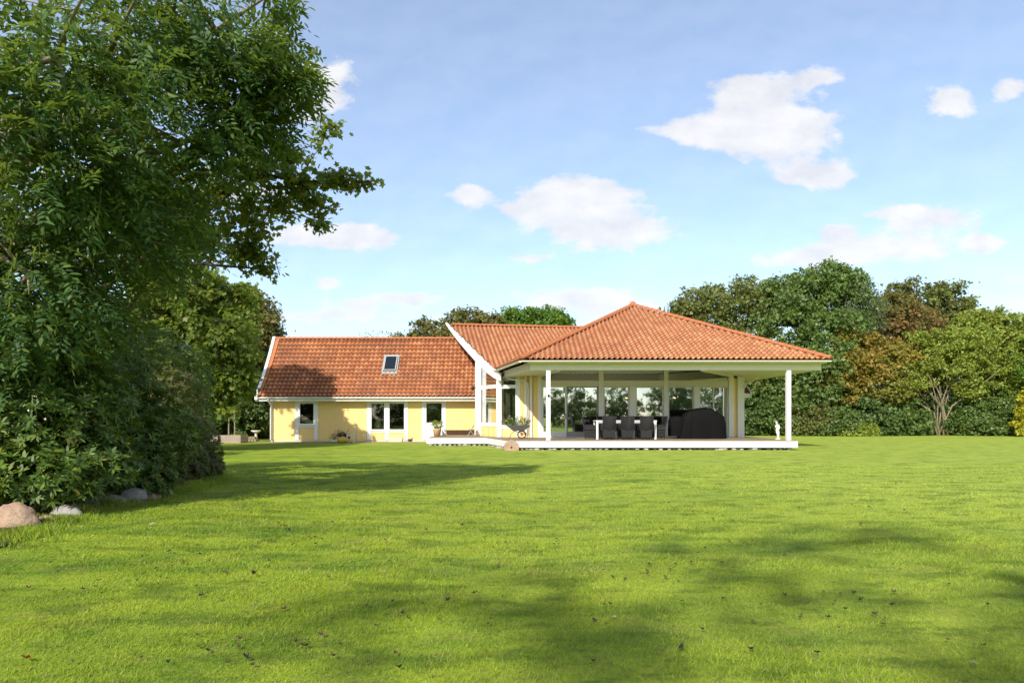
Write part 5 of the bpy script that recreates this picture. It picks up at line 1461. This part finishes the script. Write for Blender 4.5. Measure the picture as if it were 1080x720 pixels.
# ------------------------------------------------------------------ vegetation, east side and behind the house
def T(name, lab, cat, spec, leafk, size, cl, per, seed, **kw):
    return tree(name, lab, cat, [plobe(*a) for a in spec], leafk, size, cl, per, seed, **kw)
T("oak_tree", "olive brown oak rising directly behind the terrace roof slope", "tree", [(742, 338, 60, 34, 34), (775, 328, 61, 36, 34), (722, 352, 60, 18, 22), (765, 380, 60, 48, 40), (800, 400, 59, 35, 40), (728, 330, 60, 14, 14), (795, 312, 62, 22, 16), (750, 420, 60, 50, 30)], 'olive', .28, 620, 55, 101, trunk_r=.35, kind='tuft', clump_r=.95)
T("broad_tree", "tallest dense green tree, rising to the highest crown among the trees beside the terrace", "tree", [(852, 312, 59, 38, 28), (885, 318, 59, 32, 32), (865, 296, 59, 26, 18), (830, 345, 58, 36, 36), (880, 360, 57, 36, 34), (845, 395, 57, 42, 40), (815, 325, 60, 24, 24), (890, 298, 60, 20, 14), (815, 430, 57, 34, 24), (870, 430, 57, 34, 24)], 'green', .28, 800, 55, 102, trunk_r=.4, kind='tuft', clump_r=.95)
T("willow", "grey green rounded tree between the tallest crown and the reddish tree", "tree", [(902, 322, 58, 20, 24), (916, 338, 58, 18, 24), (898, 348, 57.5, 18, 20)], 'willow', .20, 170, 60, 103, trunk_r=.2, kind='long', clump_r=.8, base=(X(908, 58), 58.5, 0))
T("far_green_tree", "dark green tree peeping over behind the reddish tree", "tree", [(978, 318, 66, 26, 22), (1002, 322, 66, 16, 22), (950, 308, 66, 9, 8), (990, 350, 66, 34, 34), (942, 325, 66, 16, 14)], 'olive', .3, 260, 50, 104, trunk_r=.3, kind='tuft', clump_r=.9)
T("copper_tree", "reddish brown autumn tree behind the orange shrubs", "tree", [(955, 345, 60, 32, 26), (930, 352, 60, 24, 24), (975, 360, 60, 24, 26), (940, 325, 60, 18, 14), (960, 390, 60, 34, 40)], 'red', .26, 360, 55, 105, trunk_r=.25, kind='tuft', clump_r=.85)
T("orange_tree", "orange and yellow autumn tree low beside the dense green tree", "tree", [(905, 390, 56, 28, 26), (935, 378, 56.5, 28, 20), (890, 412, 56, 20, 22), (925, 408, 56, 30, 22), (900, 362, 57, 22, 14)], 'orange', .25, 330, 55, 106, trunk_r=.18, kind='tuft', clump_r=.75)
T("lime_hedge_tree", "large light green tree right behind the many stemmed one", "tree", [(1045, 352, 59, 36, 26), (1010, 365, 59, 30, 20), (1075, 372, 58, 30, 30), (1062, 410, 58, 38, 34), (1030, 345, 60, 24, 14)], 'lime', .24, 520, 55, 107, trunk_r=.25, kind='tuft', clump_r=.8)
T("yellow_green_tree", "bright light green tree at the edge beyond the many stemmed one", "tree", [(1100, 400, 55, 34, 50), (1120, 360, 56, 34, 40)], 'bright', .24, 260, 50, 108, trunk_r=.25, kind='tuft', clump_r=.8)
T("golden_bush", "bright yellow bush at the far end of the shrub border", "bush", [(1094, 432, 52, 16, 22), (1084, 448, 52, 12, 10), (1100, 416, 52, 14, 12)], 'yellow', .2, 130, 45, 109, trunk_r=.08, kind='tuft', clump_r=.55)

# many-stemmed tree
Yf = 56.0; b = (X(993, Yf), Yf, 0)
r = empty("many_stemmed_tree", b, "yellow green spreading tree with many bare pale stems fanning from the ground", "tree")
lob = [plobe(*a) for a in [(965, 405, Yf - .6, 16, 9), (1022, 408, Yf - .8, 20, 10), (985, 372, Yf, 34, 17), (1012, 362, Yf, 34, 20), (958, 388, Yf, 26, 12), (1038, 375, Yf, 30, 20), (948, 398, Yf - .5, 13, 10), (1048, 398, Yf, 24, 16), (1000, 385, Yf, 40, 12), (975, 357, Yf + .5, 20, 10)]]
lo = local(lob, b); mb = MB(); rr = random.Random(77)
tips = [(-54, 50), (-44, 58), (-34, 62), (-26, 70), (-16, 76), (-8, 82), (2, 78), (10, 84), (18, 72), (28, 76), (38, 62), (46, 66), (-40, 46), (-20, 58), (14, 60)]
sc = Yf / F0
for k, (tx, tz) in enumerate(tips):
    bx = (-.75 + 1.5 * ((k * 7) % len(tips)) / len(tips)) * .9 + tx * .006; e = Vector((tx * sc, rr.uniform(-1.6, 1.6), tz * sc)); s = Vector((bx, rr.uniform(-.2, .2), 0))
    m1 = s.lerp(e, .4) + Vector((-e.x * .22, 0, .35)); m2 = s.lerp(e, .72) + Vector((-e.x * .08, rr.uniform(-.2, .2), .2))
    mb.tube([s, s.lerp(m1, .5), m1, m2, e], [.075, .065, .05, .035, .015], 7)
    for q in range(3):
        p = m1.lerp(m2, rr.random()); f = p + Vector((rr.uniform(-.9, .9), rr.uniform(-.5, .5), rr.uniform(.4, 1.3))); mb.tube([p, p.lerp(f, .5), f], [.035, .02, .008], 5)
mb.build("trunk", M['bark_pale'], r, smooth=True)
crown("crown", lo, 420, 50, .19, L['lime'], r, 110, 'tuft', .55, .8, 1.5)

# low shrubs closing the border
for k, (px, Y, rx, ry, lf, lab) in enumerate([
    (800, 56, 26, 26, 'dark', "dark shrub behind the statue, nearest the terrace corner post"), (828, 56, 24, 30, 'green', "green shrub just right of the terrace corner post"),
    (856, 55, 24, 20, 'olive', "olive shrub at the lawn edge below the tallest tree"), (886, 54.5, 22, 18, 'green', "low leafy green shrub below the orange tree"),
    (915, 55, 26, 26, 'dark', "dark green shrub between the orange tree and the bare stems"), (948, 56, 26, 24, 'green', "broad green shrub left of the bare stems"),
    (975, 57.5, 20, 28, 'dark', "dark shrub in the shade behind the bare stems"), (1022, 56, 20, 26, 'green', "mid green shrub right of the bare stems"),
    (1048, 55, 24, 26, 'green', "dense green shrub beside the golden bush"), (775, 60, 28, 34, 'dark', "dark shrub seen through the open terrace end"),
    (905, 54, 14, 8, 'lime', "small pale green bush at the lawn edge below the dark shrub"), (1010, 57.5, 24, 22, 'dark', "dark shrub behind the right hand stems of the pale tree")]):
    base_y = HY + 972 / Y
    T("border_shrub", lab, "shrub", [(px, base_y - ry * .8, Y, rx, ry * .8), (px - rx * .5, base_y - ry * .4, Y - .3, rx * .7, ry * .45), (px + rx * .5, base_y - ry * .45, Y - .2, rx * .7, ry * .5)],
      lf, .2, 190, 45, 120 + k, group="shrubs closing the far border", trunk_r=.06, kind='tuft', clump_r=.6, ntarget=4, zmin=-.2)
# dark wood behind everything
for k, (px, Y, rx, ry, lab) in enumerate([(760, 72, 60, 45, "shadowy wood edge tree far behind the open terrace"), (860, 72, 60, 50, "shadowy wood edge tree far behind the dense green one"), (960, 72, 60, 50, "shadowy wood edge tree far behind the copper tree"), (1060, 70, 60, 40, "shadowy wood edge tree far behind the light green trees")]):
    T("wood_edge_tree", lab, "tree", [(px, 455 - ry, Y, rx, ry * .7), (px + 10, 450 - ry * .4, Y, rx, ry * .5), (px, 452, Y, rx, 16)], 'dark', .34, 240, 45, 150 + k, group="trees of the wood edge behind the garden", trunk_r=.3, kind='tuft', clump_r=1.3)
# behind the house
T("brown_tree", "rounded olive brown tree above the west wing ridge", "tree", [(462, 356, 64, 34, 22), (495, 347, 64, 30, 18), (435, 362, 64, 18, 13), (515, 345, 65, 16, 14), (480, 400, 64, 50, 40)], 'brown', .26, 420, 55, 161, trunk_r=.3, kind='tuft', clump_r=.75)
T("round_green_tree", "bright green rounded tree above the middle roof ridge", "tree", [(545, 345, 68, 26, 18), (575, 343, 68, 24, 19), (560, 338, 68, 30, 14), (592, 350, 68, 14, 14), (560, 400, 68, 46, 50)], 'bright', .26, 420, 55, 162, trunk_r=.3, kind='tuft', clump_r=.75)
r = T("bare_twig_tree", "thin nearly leafless tree showing twigs above the west wing ridge", "tree", [(402, 358, 62, 22, 10), (388, 355, 62, 9, 7), (418, 354, 62, 12, 6)], 'brown', .16, 60, 5, 163, trunk_r=.12, kind='oval', clump_r=.5, ntarget=18, shell=1.)

# hill beyond
def hill():
    xs = np.linspace(60, 460, 60); ys = np.linspace(200, 460, 40); gx, gy = np.meshgrid(xs, ys)
    h = 62 * np.exp(-((gx - 262) / 62)**2 - ((gy - 310) / 60)**2) + 2.0 * np.sin(gx * .11 + np.sin(gy * .07) * 2) * np.sin(gy * .09)
    V = np.stack([gx, gy, h - 3], -1).reshape(-1, 3); nx = 60; a = (np.arange(39)[:, None] * nx + np.arange(59)[None]).ravel()
    t = NT("heath"); p = t.pos(); n = t.noise(p, .12, 7, .65); c = t.ramp(n, [(.30, (.10, .085, .08)), (.48, (.17, .14, .13)), (.56, (.42, .39, .38)), (.7, (.14, .16, .07))])
    tag(npmesh("hill", V, np.stack([a, a + 1, a + 1 + nx, a + nx], 1), t.done(c, .95), smooth=True), kind="structure")
hill()

# trees behind the photographer: they shade the near lawn and show in the window panes
for k, (x, y, z, rr_, lab) in enumerate([
    (-6.7, -13.6, 14, 2.2, "green tree behind the viewpoint, nearest the ash"), (-4.0, -12.2, 14.6, 1.7, "tall green tree directly behind the viewpoint"),
    (-1.3, -12.1, 13.6, 1.5, "slender green tree behind the viewpoint, right of the tall one"), (9, -42, 4.6, 3.2, "low tree across the far end of the garden, behind the viewpoint"),
    (17, -44, 4.2, 3.6, "broad low tree at the far end of the garden"), (26, -42, 5.4, 3.4, "taller tree at the far end of the garden"), (34, -45, 4.6, 4.2, "widest low tree at the far end of the garden"),
    (1, -46, 4.0, 3.6, "low tree closing the far end of the garden behind the path of the mower"), (-9, -44, 4.6, 4.0, "low tree of the far end on the ash side"), (-19, -42, 5.4, 4.4, "bigger tree of the far end on the ash side"), (44, -42, 5, 5, "outermost tree at the far end of the garden")]):
    n_ = 3 if y > -30 else 26
    tree("shade_tree", lab, "tree", [(x, y, z, rr_, rr_, rr_ * .8), (x + rr_ * .6, y, z * .8, rr_ * .7, rr_ * .6, rr_ * .6), (x - rr_ * .7, y, z * .7, rr_ * .7, rr_ * .6, rr_ * .6)] + ([(x, y, 1.6, rr_ * 1.2, rr_, 1.6)] if y < -30 else []),
         'green', .3, int((15 if y > -30 else 70) * rr_), (18 if y > -30 else 34), 200 + k, group="trees behind the viewpoint", trunk_r=.18, kind='tuft', clump_r=.8, zmin=-1)

# ------------------------------------------------------------------ fallen leaves
ML = [m_paint("dry_leaf_brown", (.11, .065, .035), .8, .4, 30, .3), m_paint("dry_leaf_orange", (.45, .17, .03), .7, .3, 30, .3), m_paint("dry_leaf_pale", (.48, .38, .24), .8, .3, 30, .3), m_paint("dry_leaf_dark", (.035, .028, .025), .8, .4, 30, .3)]
def leaf_mesh(name, mat, curl, seed):
    rg = random.Random(seed); tm = TEMPL['maple'][0]; V = []
    for p in tm: V.append((p[0] * rg.uniform(.45, 1.0) + rg.uniform(-.05, .05), (p[1] - .5) * rg.uniform(.7, 1.05), curl * (p[0]**2 * 1.6 + (p[1] - .5)**2 * 1.2) + rg.uniform(0, .06)))
    V.append((0, -1.0, .15)); V.append((.03, -.55, .02)); V.append((-.03, -.55, .02)); V.append((0, 0, .0))
    fs = [(i, (i + 1) % 10, 13) for i in range(10)] + [(10, 11, 12)]
    me = bpy.data.meshes.new(name); me.from_pydata(V, [], fs); me.materials.append(mat); return me
LM = [leaf_mesh("fallen_leaf", m, c, i) for i, (m, c) in enumerate([(ML[0], .7), (ML[3], .9), (ML[0], .4), (ML[2], .3), (ML[1], .35), (ML[3], .5)])]
def lay(px, py, size, mi, lab, grp=None, rg=random.Random(8)):
    Y = 972 / (py - HY); x = X(px, Y); o = link("fallen_leaf", LM[mi])
    o.location = (x, Y, float(g_h(x, Y)) + .022); o.scale = (size * rg.uniform(.6, 1), size, size * rg.uniform(.6, 1.1)); o.rotation_euler = (rg.uniform(-.35, .35), rg.uniform(-.35, .35), rg.uniform(0, 6.3))
    tag(o, lab, "leaf", grp)
for px, py, s, mi, lab in [(28, 698, .10, 4, "orange fallen leaf, brightest on the grass, nearest the camera"), (160, 558, .09, 3, "pale curled fallen leaf on the grass below the grey boulder"), (267, 611, .10, 1, "dark curled leaf with a raised tip, alone in the open lawn"),
                           (322, 684, .08, 0, "brown curled fallen leaf near the bottom of the lawn"), (930, 662, .065, 3, "pale flat fallen leaf in the shaded lawn patch"), (648, 659, .06, 3, "greyish pale leaf lying in the middle of the near lawn"), (793, 658, .05, 2, "small tan leaf between the two pale leaves"), (741, 672, .05, 5, "small dark blue grey leaf on the near lawn"), (1027, 705, .06, 3, "pale leaf at the lower corner of the lawn by the frame edge"), (193, 597, .06, 3, "tiny whitish leaf on the grass before the bed")]:
    lay(px, py, s, mi, lab)
rg_ = random.Random(21)
drifts = [(290, 545, 60, 22), (210, 590, 80, 18), (320, 560, 40, 30), (130, 620, 90, 16), (700, 600, 80, 14), (450, 650, 70, 25), (560, 560, 120, 25), (850, 640, 90, 22), (250, 690, 120, 14), (730, 540, 60, 12)]
for k in range(250):
    if rg_.random() < .72:
        d_0 = rg_.choice(drifts); px = rg_.gauss(d_0[0], d_0[2] * .6); py = max(492, min(716, rg_.gauss(d_0[1], d_0[3] * .7)))
    else: py = 495 + 220 * rg_.random(); px = rg_.uniform(0, 1080)
    if px < 240 and py < 580: px += 200
    lay(px, py, rg_.uniform(.022, .062) * (1.25 if rg_.random() < .12 else 1), rg_.choice([0, 0, 1, 5, 5, 2, 0]), "small dark brown curled leaf lying among many on the lawn", "dark fallen leaves scattered over the lawn", rg_)
